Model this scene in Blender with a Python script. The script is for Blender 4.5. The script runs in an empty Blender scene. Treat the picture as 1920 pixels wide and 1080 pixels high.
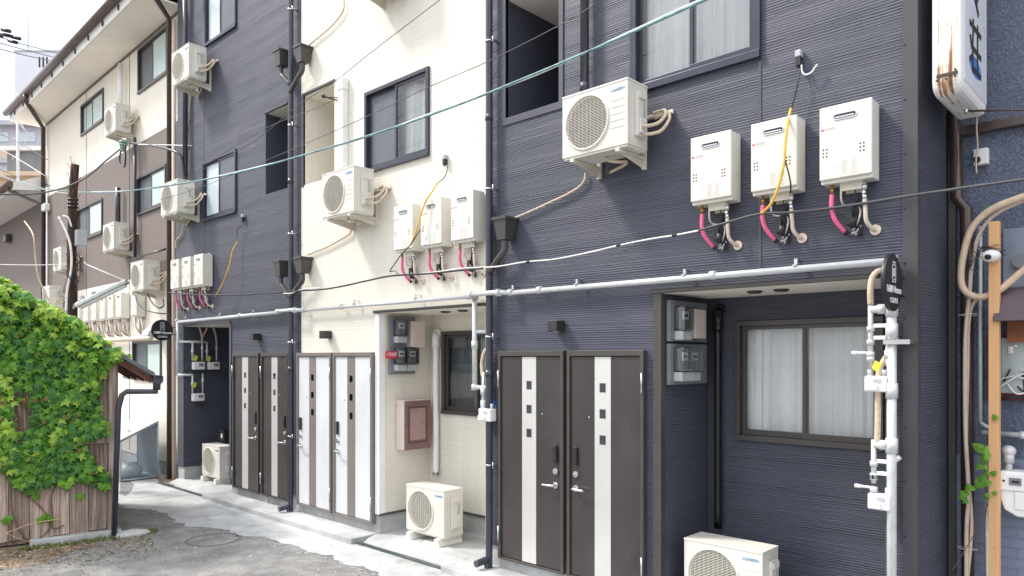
import bpy, math, random
from mathutils import noise as mnoise
from mathutils import Vector, Matrix
R = math.radians
random.seed(7)
sc = bpy.context.scene
# ------------------------------------------------------------------ camera
F, VPX, HOR, H, D = 1360., -480., 670., 2.2, 5.27
TH = math.atan(F/(960-VPX)); S, C = math.sin(TH), math.cos(TH)
cam = bpy.data.cameras.new('camera'); co = bpy.data.objects.new('camera', cam); sc.collection.objects.link(co)
co.location = (0, -D, H); co.rotation_euler = (R(90), 0, TH)
cam.sensor_width = 36; cam.lens = 36*F/1920; cam.shift_y = (HOR-540)/1920; cam.clip_end = 2000; cam.clip_start = .05
sc.camera = co
# ------------------------------------------------------------------ world and sun
SUN_EL, SUN_AZ = 50, 215       # azimuth of the sun, counter-clockwise from +X (left of and behind the camera)
w = bpy.data.worlds.new("World"); sc.world = w; w.use_nodes = True
nt = w.node_tree; nt.nodes.clear()
out = nt.nodes.new('ShaderNodeOutputWorld'); bg = nt.nodes.new('ShaderNodeBackground')
sky = nt.nodes.new('ShaderNodeTexSky'); sky.sky_type = 'NISHITA'; sky.sun_disc = False
sky.sun_elevation = R(SUN_EL); sky.sun_rotation = R(90-SUN_AZ); sky.air_density = 1.0; sky.dust_density = 3.0
tc = nt.nodes.new('ShaderNodeTexCoord'); mp = nt.nodes.new('ShaderNodeMapping'); mp.inputs['Scale'].default_value = (1, 1, 2.2)
nz = nt.nodes.new('ShaderNodeTexNoise'); nz.inputs['Scale'].default_value = 3.2; nz.inputs['Detail'].default_value = 7
cr = nt.nodes.new('ShaderNodeValToRGB'); cr.color_ramp.elements[0].position = .30; cr.color_ramp.elements[1].position = .52
mx = nt.nodes.new('ShaderNodeMix'); mx.data_type = 'RGBA'; mx.inputs[7].default_value = (9.5, 9.7, 10.2, 1)
nt.links.new(tc.outputs['Generated'], mp.inputs[0]); nt.links.new(mp.outputs[0], nz.inputs['Vector'])
nt.links.new(nz.outputs['Fac'], cr.inputs[0]); nt.links.new(cr.outputs[0], mx.inputs[0])
sx_ = nt.nodes.new('ShaderNodeSeparateXYZ'); nt.links.new(tc.outputs['Generated'], sx_.inputs[0])
gr_ = nt.nodes.new('ShaderNodeMapRange'); gr_.inputs[1].default_value = 0; gr_.inputs[2].default_value = 1; gr_.inputs[3].default_value = .5; gr_.inputs[4].default_value = 1.45; nt.links.new(sx_.outputs[2], gr_.inputs[0])
vm_ = nt.nodes.new('ShaderNodeVectorMath'); vm_.operation = 'SCALE'; vm_.inputs[0].default_value = (9.5, 9.7, 10.2); nt.links.new(gr_.outputs[0], vm_.inputs['Scale']); nt.links.new(vm_.outputs[0], mx.inputs[7])
nt.links.new(sky.outputs[0], mx.inputs[6]); nt.links.new(mx.outputs[2], bg.inputs[0])
bg.inputs[1].default_value = .132; nt.links.new(bg.outputs[0], out.inputs[0])
sl = bpy.data.lights.new('sun', 'SUN'); sl.energy = 2.2; sl.angle = R(9); sl.color = (1, .95, .88)
so = bpy.data.objects.new('sun', sl); sc.collection.objects.link(so)
sd = Vector((math.cos(R(SUN_AZ))*math.cos(R(SUN_EL)), math.sin(R(SUN_AZ))*math.cos(R(SUN_EL)), math.sin(R(SUN_EL))))
so.rotation_euler = sd.to_track_quat('Z', 'Y').to_euler(); so.location = sd*50
sc.view_settings.view_transform = 'Standard'; sc.view_settings.look = 'None'; sc.view_settings.gamma = 1
sc.view_settings.exposure = .78
# ------------------------------------------------------------------ measuring helpers: a point of a real plane seen at a photo position
def dep(px, Y=0): return F*(Y+D)/(S*(px-VPX))
def XW(px, Y=0): return ((Y+D)*C-dep(px, Y))/S
def ZW(px, py, Y=0): return H-(py-HOR)*dep(px, Y)/F
def PT(px, py, Y=0): return (XW(px, Y), Y, ZW(px, py, Y))
def YX(px, X):
    r = (px-960)/F
    return (-r*X*S-X*C)/(S-r*C)-D
def PX(px, py, X):
    Y = YX(px, X); d = (Y+D)*C-X*S
    return (X, Y, H-(py-HOR)*d/F)
def G(px, py, z=0):
    d = F*(H-z)/(py-HOR); l = (px-960)*d/F
    return (-d*S+l*C, d*C+l*S-D, z)
def PD(px, py, d):            # point at depth d
    l = (px-960)*d/F
    return (-d*S+l*C, d*C+l*S-D, H-(py-HOR)*d/F)
BA = R(1.15); BO = Vector((-13.15, .12, 0)); BM = Matrix.Translation(BO) @ Matrix.Rotation(-BA, 4, 'Z')
def XB(px, Y=0):              # local x on the plane of the brown and cream block
    r = (px-960)/F; q0 = BM @ Vector((0, Y, 0)); ex = (BM.to_3x3() @ Vector((1, 0, 0)))
    # l = x*C + t*S ; d = t*C - x*S
    def ld(v, o=0): return v[0]*C+(v[1]+o)*S, (v[1]+o)*C-v[0]*S
    l0, d0 = ld(q0, D); l1, d1 = ld(ex)
    return (r*d0-l0)/(l1-r*d1)
def ZB(px, py, Y=0):
    v = BM @ Vector((XB(px, Y), Y, 0)); d = (v[1]+D)*C-v[0]*S
    return H-(py-HOR)*d/F
# ------------------------------------------------------------------ mesh helpers
class MB:
    def __init__(s): s.v = []; s.f = []; s.sm = []; s.mi = []; s.m = 0
    def face(s, idx, smooth=False): s.f.append(idx); s.sm.append(smooth); s.mi.append(s.m)
    def poly(s, pts, smooth=False):
        n = len(s.v); s.v += [tuple(p) for p in pts]; s.face(tuple(range(n, n+len(pts))), smooth)
    def box(s, x0, x1, y0, y1, z0, z1):
        if x0 > x1: x0, x1 = x1, x0
        if y0 > y1: y0, y1 = y1, y0
        if z0 > z1: z0, z1 = z1, z0
        n = len(s.v)
        s.v += [(x0,y0,z0),(x1,y0,z0),(x1,y1,z0),(x0,y1,z0),(x0,y0,z1),(x1,y0,z1),(x1,y1,z1),(x0,y1,z1)]
        for q in ((0,3,2,1),(4,5,6,7),(0,1,5,4),(1,2,6,5),(2,3,7,6),(3,0,4,7)): s.face(tuple(n+i for i in q))
        return s
    def prism(s, poly, y0, y1, axis='y'):   # poly in the two other axes
        n = len(s.v); k = len(poly)
        def mk(a, b, t): return (a, t, b) if axis == 'y' else ((t, a, b) if axis == 'x' else (a, b, t))
        s.v += [mk(a, b, y0) for a, b in poly]+[mk(a, b, y1) for a, b in poly]
        s.face(tuple(n+i for i in range(k))); s.face(tuple(n+k+i for i in reversed(range(k))))
        for i in range(k):
            j = (i+1) % k; s.face((n+i, n+k+i, n+k+j, n+j))
        return s
    def cyl(s, p0, p1, r, n=12, r2=None, caps=True):
        p0 = Vector(p0); p1 = Vector(p1); r2 = r if r2 is None else r2
        q = (p1-p0).to_track_quat('Z', 'Y'); b = len(s.v)
        for p, rr in ((p0, r), (p1, r2)):
            for i in range(n):
                a = 2*math.pi*i/n; s.v.append(tuple(p+q @ Vector((rr*math.cos(a), rr*math.sin(a), 0))))
        for i in range(n):
            j = (i+1) % n; s.face((b+i, b+j, b+n+j, b+n+i), True)
        if caps: s.face(tuple(b+i for i in reversed(range(n)))); s.face(tuple(b+n+i for i in range(n)))
        return s
    def tube(s, pts, r, n=8, smooth_path=True, sub=5, rads=None):
        P = [Vector(p) for p in pts]; rr = [r]*len(P) if rads is None else rads
        if smooth_path and len(P) > 2:
            Q = []; RR = []
            for i in range(len(P)-1):
                a, b, c_, d_ = P[max(i-1, 0)], P[i], P[i+1], P[min(i+2, len(P)-1)]
                for k in range(sub):
                    t = k/sub
                    Q.append(.5*((2*b)+(-a+c_)*t+(2*a-5*b+4*c_-d_)*t*t+(-a+3*b-3*c_+d_)*t**3)); RR.append(rr[i]*(1-t)+rr[i+1]*t)
            Q.append(P[-1]); RR.append(rr[-1]); P = Q; rr = RR
        b = len(s.v); up = None
        for i, p in enumerate(P):
            t = (P[min(i+1, len(P)-1)]-P[max(i-1, 0)])
            if t.length < 1e-9: t = Vector((0, 0, 1))
            t.normalize()
            if up is None: up = t.orthogonal().normalized()
            up = (up-t*up.dot(t))
            if up.length < 1e-6: up = t.orthogonal()
            up.normalize(); sd_ = t.cross(up)
            for k in range(n):
                a = 2*math.pi*k/n; s.v.append(tuple(p+(up*math.cos(a)+sd_*math.sin(a))*rr[i]))
        for i in range(len(P)-1):
            for k in range(n):
                j = (k+1) % n; s.face((b+i*n+k, b+i*n+j, b+(i+1)*n+j, b+(i+1)*n+k), True)
        s.face(tuple(b+k for k in reversed(range(n)))); e = b+(len(P)-1)*n; s.face(tuple(e+k for k in range(n)))
        return s
    def ell(s, c, rx, ry, rz, n=12, m=8, jit=0):
        b = len(s.v); s.v.append((c[0], c[1], c[2]-rz))
        for i in range(1, m):
            ph = math.pi*i/m
            for k in range(n):
                a = 2*math.pi*k/n; j = 1+random.uniform(-jit, jit)
                s.v.append((c[0]+rx*j*math.sin(ph)*math.cos(a), c[1]+ry*j*math.sin(ph)*math.sin(a), c[2]-rz*j*math.cos(ph)))
        s.v.append((c[0], c[1], c[2]+rz)); t = len(s.v)-1
        for k in range(n):
            j = (k+1) % n; s.face((b, b+1+j, b+1+k), True); s.face((t, b+1+(m-2)*n+k, b+1+(m-2)*n+j), True)
            for i in range(m-2): s.face((b+1+i*n+k, b+1+i*n+j, b+1+(i+1)*n+j, b+1+(i+1)*n+k), True)
        return s
    def build(s, name, mats, parent=None, bevel=0, mat_world=None):
        me = bpy.data.meshes.new(name); me.from_pydata(s.v, [], s.f)
        for m in (mats if isinstance(mats, (list, tuple)) else [mats]): me.materials.append(m)
        me.polygons.foreach_set('use_smooth', s.sm); me.polygons.foreach_set('material_index', s.mi); me.update()
        o = bpy.data.objects.new(name, me); sc.collection.objects.link(o)
        if mat_world is not None: o.matrix_world = mat_world
        if parent: o.parent = parent
        if bevel:
            b = o.modifiers.new('bevel', 'BEVEL'); b.width = bevel; b.segments = 2; b.limit_method = 'ANGLE'; b.angle_limit = R(50)
        return o
def pieces(mb, name, m, parent=None, bevel=0):
    """every connected piece of the mesh becomes an object of its own"""
    par = list(range(len(mb.v)))
    def fd(i):
        while par[i] != i: par[i] = par[par[i]]; i = par[i]
        return i
    for f in mb.f:
        for i in f[1:]: par[fd(i)] = fd(f[0])
    groups = {}
    for k, f in enumerate(mb.f): groups.setdefault(fd(f[0]), []).append(k)
    out = []
    for fs in groups.values():
        q = MB(); mp_ = {}
        for k in fs:
            idx = []
            for i in mb.f[k]:
                if i not in mp_: mp_[i] = len(q.v); q.v.append(mb.v[i])
                idx.append(mp_[i])
            q.f.append(tuple(idx)); q.sm.append(mb.sm[k]); q.mi.append(mb.mi[k])
        out.append(q.build(name, m, parent, bevel))
    return out
def tag(o, label=None, cat=None, group=None, kind=None):
    if label: o['label'] = label
    if cat: o['category'] = cat
    if group: o['group'] = group
    if kind: o['kind'] = kind
    return o
def empty(name, loc, rz=0, label=None, cat=None, group=None):
    o = bpy.data.objects.new(name, None); sc.collection.objects.link(o); o.location = loc; o.rotation_euler = (0, 0, rz); o.empty_display_size = .1
    return tag(o, label, cat, group)
def copy_tree(o, parent=None):
    c = o.copy(); sc.collection.objects.link(c)
    if parent: c.parent = parent
    for ch in list(o.children): copy_tree(ch, c)
    return c
def text(name, body, size, loc, rot, mat, parent, align='CENTER', extr=.001, sx=1.0, bold=0):
    cu = bpy.data.curves.new(name, 'FONT'); cu.body = body; cu.size = size; cu.align_x = align; cu.align_y = 'CENTER'; cu.extrude = extr; cu.offset = bold; cu.resolution_u = 3
    t = bpy.data.objects.new(name+'_tmp', cu); sc.collection.objects.link(t)
    dg = bpy.context.evaluated_depsgraph_get(); dg.update(); me = bpy.data.meshes.new_from_object(t.evaluated_get(dg))
    bpy.data.objects.remove(t); me.materials.clear(); me.materials.append(mat)
    o = bpy.data.objects.new(name, me); sc.collection.objects.link(o)
    me.transform(Matrix.LocRotScale(Vector(loc), Matrix.Rotation(rot[2], 3, 'Z') @ Matrix.Rotation(rot[1], 3, 'Y') @ Matrix.Rotation(rot[0], 3, 'X'), Vector((sx, 1, 1))))
    o.parent = parent
    return o
# ------------------------------------------------------------------ materials
def N(nt, t, **k):
    n = nt.nodes.new(t)
    for a, b in k.items(): setattr(n, a, b)
    return n
def mat(name, col, rough=.5, metal=0, var=.12, vs=6, bump=.0, bs=60, spec=.5, dirt=None, dirt_s=3, streak=1, alpha=1, coat=0, trans=0, detail=5):
    m = bpy.data.materials.new(name); m.use_nodes = True; nt = m.node_tree; p = nt.nodes['Principled BSDF']
    p.inputs['Roughness'].default_value = rough; p.inputs['Metallic'].default_value = metal; p.inputs['Specular IOR Level'].default_value = spec
    p.inputs['Alpha'].default_value = alpha; p.inputs['Coat Weight'].default_value = coat; p.inputs['Transmission Weight'].default_value = trans
    tc = N(nt, 'ShaderNodeTexCoord'); mp = N(nt, 'ShaderNodeMapping'); nt.links.new(tc.outputs['Object'], mp.inputs[0])
    mp.inputs['Scale'].default_value = (1, 1, 1/streak)
    n1 = N(nt, 'ShaderNodeTexNoise'); n1.inputs['Scale'].default_value = vs; n1.inputs['Detail'].default_value = detail; nt.links.new(mp.outputs[0], n1.inputs['Vector'])
    r1 = N(nt, 'ShaderNodeMapRange'); r1.inputs[1].default_value = .3; r1.inputs[2].default_value = .7; r1.inputs[3].default_value = 1-var; r1.inputs[4].default_value = 1+var
    nt.links.new(n1.outputs['Fac'], r1.inputs[0])
    mu = N(nt, 'ShaderNodeMix', data_type='RGBA', blend_type='MULTIPLY'); mu.inputs[0].default_value = 1; mu.inputs[6].default_value = (*col, 1); nt.links.new(r1.outputs[0], mu.inputs[7])
    last = mu.outputs[2]
    if dirt:
        n2 = N(nt, 'ShaderNodeTexNoise'); n2.inputs['Scale'].default_value = dirt_s; n2.inputs['Detail'].default_value = 8; n2.inputs['Roughness'].default_value = .65; nt.links.new(mp.outputs[0], n2.inputs['Vector'])
        r2 = N(nt, 'ShaderNodeMapRange'); r2.inputs[1].default_value = .5; r2.inputs[2].default_value = .72; r2.inputs[3].default_value = 0; r2.inputs[4].default_value = dirt[3]; nt.links.new(n2.outputs['Fac'], r2.inputs[0])
        md = N(nt, 'ShaderNodeMix', data_type='RGBA'); nt.links.new(r2.outputs[0], md.inputs[0]); nt.links.new(last, md.inputs[6]); md.inputs[7].default_value = (*dirt[:3], 1); last = md.outputs[2]
    nt.links.new(last, p.inputs['Base Color'])
    r3 = N(nt, 'ShaderNodeMapRange'); r3.inputs[3].default_value = max(rough-.08, .02); r3.inputs[4].default_value = min(rough+.08, 1); nt.links.new(n1.outputs['Fac'], r3.inputs[0]); nt.links.new(r3.outputs[0], p.inputs['Roughness'])
    if bump:
        n3 = N(nt, 'ShaderNodeTexNoise'); n3.inputs['Scale'].default_value = bs; n3.inputs['Detail'].default_value = 6; nt.links.new(tc.outputs['Object'], n3.inputs['Vector'])
        b = N(nt, 'ShaderNodeBump'); b.inputs['Strength'].default_value = bump; b.inputs['Distance'].default_value = .01; nt.links.new(n3.outputs['Fac'], b.inputs['Height']); nt.links.new(b.outputs[0], p.inputs['Normal'])
    return m
def siding(name, col, pitch=.022, seg=.42, depth=.006, strength=1.0, var=.1, rough=.6, tint=None):
    m = bpy.data.materials.new(name); m.use_nodes = True; nt = m.node_tree; p = nt.nodes['Principled BSDF']; L = nt.links.new
    def M(op, a, b=None, c=None):
        n = N(nt, 'ShaderNodeMath', operation=op)
        for i, x in enumerate((a, b, c)):
            if x is None: continue
            if isinstance(x, (int, float)): n.inputs[i].default_value = x
            else: L(x, n.inputs[i])
        return n.outputs[0]
    tc = N(nt, 'ShaderNodeTexCoord'); sp = N(nt, 'ShaderNodeSeparateXYZ'); L(tc.outputs['Object'], sp.inputs[0])
    u = M('ADD', sp.outputs[0], M('MULTIPLY', sp.outputs[1], 1.37))
    cu = N(nt, 'ShaderNodeCombineXYZ'); L(u, cu.inputs[0]); L(sp.outputs[2], cu.inputs[2])
    wn = N(nt, 'ShaderNodeTexNoise'); wn.inputs['Scale'].default_value = 1; wn.inputs['Detail'].default_value = 3
    mpw = N(nt, 'ShaderNodeMapping'); mpw.inputs['Scale'].default_value = (5, 5, 30); L(cu.outputs[0], mpw.inputs[0]); L(mpw.outputs[0], wn.inputs['Vector'])
    z = M('ADD', sp.outputs[2], M('MULTIPLY', M('SUBTRACT', wn.outputs['Fac'], .5), pitch*.34))
    def layer(pt, sg, off):
        zr = M('ADD', M('DIVIDE', z, pt), off); row = M('FLOOR', zr); fr = M('FRACT', zr)
        w1 = N(nt, 'ShaderNodeTexWhiteNoise', noise_dimensions='1D'); L(row, w1.inputs['W'])
        ur = M('ADD', M('DIVIDE', u, sg), M('MULTIPLY', w1.outputs['Value'], 17.3)); cell = M('FLOOR', ur)
        cc = N(nt, 'ShaderNodeCombineXYZ'); L(row, cc.inputs[0]); L(cell, cc.inputs[1])
        w2 = N(nt, 'ShaderNodeTexWhiteNoise', noise_dimensions='2D'); L(cc.outputs[0], w2.inputs['Vector'])
        # ledge profile: rises from groove at the bottom, falls slowly
        gr = N(nt, 'ShaderNodeMapRange', interpolation_type='SMOOTHSTEP'); L(fr, gr.inputs[0]); gr.inputs[1].default_value = 0; gr.inputs[2].default_value = .28
        sl_ = M('SUBTRACT', gr.outputs[0], M('MULTIPLY', fr, .35))
        return M('MULTIPLY', sl_, M('ADD', M('MULTIPLY', w2.outputs['Value'], .85), .15)), w2.outputs['Value'], gr.outputs[0]
    a, r1, g1 = layer(pitch, seg, 0); b, r2, g2 = layer(pitch*.52, seg*.6, .37)
    h = M('ADD', a, M('MULTIPLY', b, .45))
    bp = N(nt, 'ShaderNodeBump'); bp.inputs['Strength'].default_value = strength; bp.inputs['Distance'].default_value = depth; L(h, bp.inputs['Height']); L(bp.outputs[0], p.inputs['Normal'])
    n1 = N(nt, 'ShaderNodeTexNoise'); n1.inputs['Scale'].default_value = .9; n1.inputs['Detail'].default_value = 6; L(tc.outputs['Object'], n1.inputs['Vector'])
    v = M('ADD', M('MULTIPLY', M('SUBTRACT', n1.outputs['Fac'], .5), var*1.6), M('ADD', 1-var*.5, M('MULTIPLY', r1, var)))
    ms_ = N(nt, 'ShaderNodeMapping'); ms_.inputs['Scale'].default_value = (9, 9, .35); L(cu.outputs[0], ms_.inputs[0]); n5 = N(nt, 'ShaderNodeTexNoise'); n5.inputs['Scale'].default_value = 1; n5.inputs['Detail'].default_value = 5; L(ms_.outputs[0], n5.inputs['Vector'])
    v = M('MULTIPLY', v, M('ADD', .92, M('MULTIPLY', n5.outputs['Fac'], .16)))
    mu = N(nt, 'ShaderNodeMix', data_type='RGBA', blend_type='MULTIPLY'); mu.inputs[0].default_value = 1; mu.inputs[6].default_value = (*col, 1); L(v, mu.inputs[7])
    last = mu.outputs[2]
    if tint:
        n4 = N(nt, 'ShaderNodeTexNoise'); n4.inputs['Scale'].default_value = 2.2; n4.inputs['Detail'].default_value = 4; L(cu.outputs[0], n4.inputs['Vector'])
        r4 = N(nt, 'ShaderNodeMapRange'); r4.inputs[1].default_value = .4; r4.inputs[2].default_value = .7; L(n4.outputs['Fac'], r4.inputs[0])
        m4 = N(nt, 'ShaderNodeMix', data_type='RGBA'); L(r4.outputs[0], m4.inputs[0]); L(last, m4.inputs[6]); m4.inputs[7].default_value = (*tint, 1); last = m4.outputs[2]
    L(last, p.inputs['Base Color']); p.inputs['Roughness'].default_value = rough
    return m
def glass(name, tint=(.97, .985, .99), rough=.0, refl=.09):
    m = bpy.data.materials.new(name); m.use_nodes = True; nt = m.node_tree; nt.nodes.clear()
    o = N(nt, 'ShaderNodeOutputMaterial'); mix = N(nt, 'ShaderNodeMixShader'); t = N(nt, 'ShaderNodeBsdfTransparent'); g = N(nt, 'ShaderNodeBsdfGlossy'); fz = N(nt, 'ShaderNodeFresnel')
    t.inputs[0].default_value = (*tint, 1); g.inputs['Roughness'].default_value = rough; fz.inputs[0].default_value = 1.5
    ad = N(nt, 'ShaderNodeMath', operation='ADD'); ad.inputs[1].default_value = refl-.04; nt.links.new(fz.outputs[0], ad.inputs[0])
    nz = N(nt, 'ShaderNodeTexNoise'); nz.inputs['Scale'].default_value = 1.6; b = N(nt, 'ShaderNodeBump'); b.inputs['Strength'].default_value = .06; nt.links.new(nz.outputs[0], b.inputs['Height']); nt.links.new(b.outputs[0], g.inputs['Normal'])
    nt.links.new(ad.outputs[0], mix.inputs[0]); nt.links.new(t.outputs[0], mix.inputs[1]); nt.links.new(g.outputs[0], mix.inputs[2]); nt.links.new(mix.outputs[0], o.inputs[0])
    return m
M = {}
M['navy'] = siding('navy siding', (.066, .073, .102), .0205, .7, .0085, 1.0, .20, .55, tint=(.078, .080, .112))
M['cream'] = siding('cream siding', (.73, .69, .605), .022, .55, .0035, .6, .05, .6)
M['brown'] = siding('brown siding', (.185, .15, .135), .03, .9, .002, .5, .08, .7)
M['cream2'] = siding('pale siding', (.80, .745, .64), .03, .9, .002, .5, .05, .7)
M['soffit'] = mat('soffit', (.86, .80, .70), .7, var=.04, vs=3)
M['conc'] = mat('concrete', (.42, .43, .43), .85, var=.2, vs=4, bump=.35, bs=40, dirt=(.26, .25, .22, .6), dirt_s=2.2)
M['slab'] = mat('pale concrete', (.44, .45, .45), .85, var=.2, vs=2.2, bump=.4, bs=60, dirt=(.25, .245, .235, .9), dirt_s=1.9, detail=9)
M['trim'] = mat('navy trim metal', (.07, .07, .088), .38, .0, var=.1, vs=2)
M['trimdk'] = mat('dark brown trim', (.06, .055, .052), .35, .0, var=.1, vs=4)
M['bronze'] = mat('bronze aluminium', (.075, .068, .062), .35, .3, var=.08)
M['frame_navy'] = mat('navy aluminium', (.042, .045, .065), .3, .3, var=.08)
M['white'] = mat('white plastic', (.80, .80, .79), .4, var=.04, vs=8, dirt=(.55, .5, .42, .25), dirt_s=4)
M['acwhite'] = mat('ivory painted steel', (.66, .64, .58), .4, var=.05, vs=5, dirt=(.46, .41, .32, .45), dirt_s=2.5)
M['heater'] = mat('heater ivory paint', (.69, .67, .60), .36, var=.03, vs=4, dirt=(.5, .45, .36, .35), dirt_s=2.5)
M['beige'] = mat('beige insulation tape', (.55, .45, .33), .7, var=.15, vs=30, bump=.3, bs=50)
M['galv'] = mat('grey pvc pipe', (.57, .585, .59), .35, .15, var=.1, vs=12)
M['steel'] = mat('steel', (.6, .6, .6), .25, .9, var=.1)
M['black'] = mat('black plastic', (.015, .015, .018), .4, var=.1)
M['dark'] = mat('dark interior', (.02, .02, .022), .9)
M['pink'] = mat('pink hose', (.75, .13, .27), .5, var=.08, vs=20)
M['yellow'] = mat('yellow conduit', (.75, .42, .06), .5, var=.12, vs=20)
M['tealwire'] = mat('teal sheathed cable', (.13, .26, .27), .5, var=.5, vs=14)
M['whitewire'] = mat('white cable', (.75, .75, .72), .5)
M['greywire'] = mat('grey cable', (.06, .06, .065), .5)
M['pipe_dk'] = mat('dark navy pipe', (.035, .038, .055), .3, var=.1, coat=.2)
M['pipe_br'] = mat('dark brown pipe', (.06, .035, .03), .3, var=.15, coat=.3)
M['door_dk'] = mat('dark brown door', (.048, .040, .040), .28, .1, var=.14, vs=2, dirt=(.09, .08, .075, .35), dirt_s=2.4, streak=2)
M['door_wh'] = mat('white door', (.62, .63, .65), .4, var=.06, vs=2, dirt=(.48, .47, .45, .4), dirt_s=2.2, streak=2)
M['stripe_si'] = mat('silver panel', (.60, .60, .58), .35, .35, var=.06, vs=2)
M['stripe_br'] = mat('brown panel', (.21, .185, .16), .45, .1, var=.08, vs=2)
M['framebr'] = mat('taupe door frame', (.20, .18, .165), .4, .2, var=.06)
M['glass'] = glass('window glass'); M['glassdk'] = glass('dark glass', (.35, .38, .4), 0, .15)
M['clear'] = glass('clear cover', (.85, .87, .88), .1, .12)
M['frost'] = mat('frosted green glass', (.50, .62, .58), .25, var=.06, vs=3, spec=.8)
M['frostb'] = mat('frosted pale glass', (.52, .60, .64), .25, var=.06, vs=3, spec=.8)
M['screen'] = mat('insect screen', (.10, .115, .13), .5, var=.1)
M['curtain'] = mat('curtain cloth', (.9, .91, .90), .9, var=.06, vs=3)
M['grey'] = mat('grey plastic', (.20, .21, .23), .45, var=.06)
M['greylt'] = mat('light grey plastic', (.42, .43, .44), .45, var=.06)
M['pinkbox'] = mat('faded maroon grp', (.20, .115, .11), .55, var=.1, vs=5)
M['pinkpl'] = mat('pale pink plastic', (.66, .56, .52), .5, var=.05)
M['red'] = mat('red label', (.65, .03, .08), .5); M['blue'] = mat('blue plate', (.02, .12, .40), .4)
M['ink'] = mat('ink', (.03, .03, .03), .6); M['inkgrey'] = mat('grey print', (.5, .5, .48), .7); M['bluelogo'] = mat('blue print', (.05, .30, .55), .5)
M['tag'] = mat('yellow tag', (.60, .62, .05), .6, var=.2)
M['postwood'] = mat('pale timber', (.70, .40, .19), .7, var=.15, vs=14, streak=14, bump=.1)
M['blackpipe'] = mat('glossy black pipe', (.012, .012, .014), .18, var=.1)
# ------------------------------------------------------------------ ground
def asphalt():
    m = bpy.data.materials.new('asphalt'); m.use_nodes = True; nt = m.node_tree; p = nt.nodes['Principled BSDF']; L = nt.links.new
    tc = N(nt, 'ShaderNodeTexCoord')
    def noise(s, d=6, r=.6):
        n = N(nt, 'ShaderNodeTexNoise'); n.inputs['Scale'].default_value = s; n.inputs['Detail'].default_value = d; n.inputs['Roughness'].default_value = r; L(tc.outputs['Object'], n.inputs['Vector']); return n.outputs['Fac']
    def ramp(f, st):
        r = N(nt, 'ShaderNodeValToRGB'); L(f, r.inputs[0]); e = r.color_ramp.elements
        while len(e) < len(st): e.new(.5)
        for i, (q, c_) in enumerate(st): e[i].position = q; e[i].color = (*c_, 1)
        return r.outputs[0]
    base = ramp(noise(2.1, 10, .74), [(.30, (.13, .128, .13)), (.44, (.22, .217, .215)), (.56, (.31, .305, .295)), (.70, (.44, .43, .40))])
    grit = ramp(noise(90, 3), [(.38, (.45, .45, .45)), (.55, (1, 1, 1)), (.68, (1.0, 1.0, 1.0))])
    mu = N(nt, 'ShaderNodeMix', data_type='RGBA', blend_type='MULTIPLY'); mu.inputs[0].default_value = .9; L(base, mu.inputs[6]); L(grit, mu.inputs[7])
    vo = N(nt, 'ShaderNodeTexVoronoi'); vo.inputs['Scale'].default_value = 38; L(tc.outputs['Object'], vo.inputs['Vector'])
    r = N(nt, 'ShaderNodeMapRange'); r.inputs[1].default_value = .10; r.inputs[2].default_value = .16; r.inputs[3].default_value = 1; r.inputs[4].default_value = 0; L(vo.outputs['Distance'], r.inputs[0])
    r5 = N(nt, 'ShaderNodeMapRange'); r5.inputs[1].default_value = .52; r5.inputs[2].default_value = .62; L(noise(2.0), r5.inputs[0])
    mm = N(nt, 'ShaderNodeMath', operation='MULTIPLY'); L(r.outputs[0], mm.inputs[0]); L(r5.outputs[0], mm.inputs[1])
    m2 = N(nt, 'ShaderNodeMix', data_type='RGBA'); L(mm.outputs[0], m2.inputs[0]); L(mu.outputs[2], m2.inputs[6]); m2.inputs[7].default_value = (.33, .32, .30, 1)
    L(m2.outputs[2], p.inputs['Base Color']); p.inputs['Roughness'].default_value = .9
    b = N(nt, 'ShaderNodeBump'); b.inputs['Strength'].default_value = .9; b.inputs['Distance'].default_value = .012; L(noise(70, 5, .7), b.inputs['Height']); L(b.outputs[0], p.inputs['Normal'])
    return m
M['asphalt'] = asphalt()
g = MB(); g.poly([(-400, -400, 0), (400, -400, 0), (400, 400, 0), (-400, 400, 0)]); tag(g.build('ground', M['asphalt']), kind='structure')
edge_px = [(225, 951), (262, 955), (300, 957), (322, 975), (352, 986), (392, 991), (420, 994), (460, 1005), (520, 1013), (553, 1025), (592, 1038), (650, 1058), (720, 1080)]
e = [Vector(G(*q)) for q in edge_px]; ee = []
for i in range(14): e.append(Vector((e[-1].x+.5, -.98-.16*math.sin(i*1.4), 0)))
for i in range(len(e)-1):
    st = max(int((e[i+1]-e[i]).length/.012), 1)
    for k in range(st):
        q = e[i].lerp(e[i+1], k/st); ee.append((q.x, q.y+.09*mnoise.fractal(Vector((q.x*3.1, q.y*3.1, 0)), .8, 2.2, 5)+.015*mnoise.noise(Vector((q.x*40, 0, 3)))))
g = MB(); b0 = [(-13.6, -.95), (-13.2, -1.25), (-12.2, -1.45)]
pts = b0+ee; n = len(pts)
for i in range(n-1):
    (xa, ya), (xb, yb) = pts[i], pts[i+1]
    if xb > xa: g.poly([(xa, ya, .004), (xb, yb, .004), (xb, .3, .004), (xa, .3, .004)])
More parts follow.
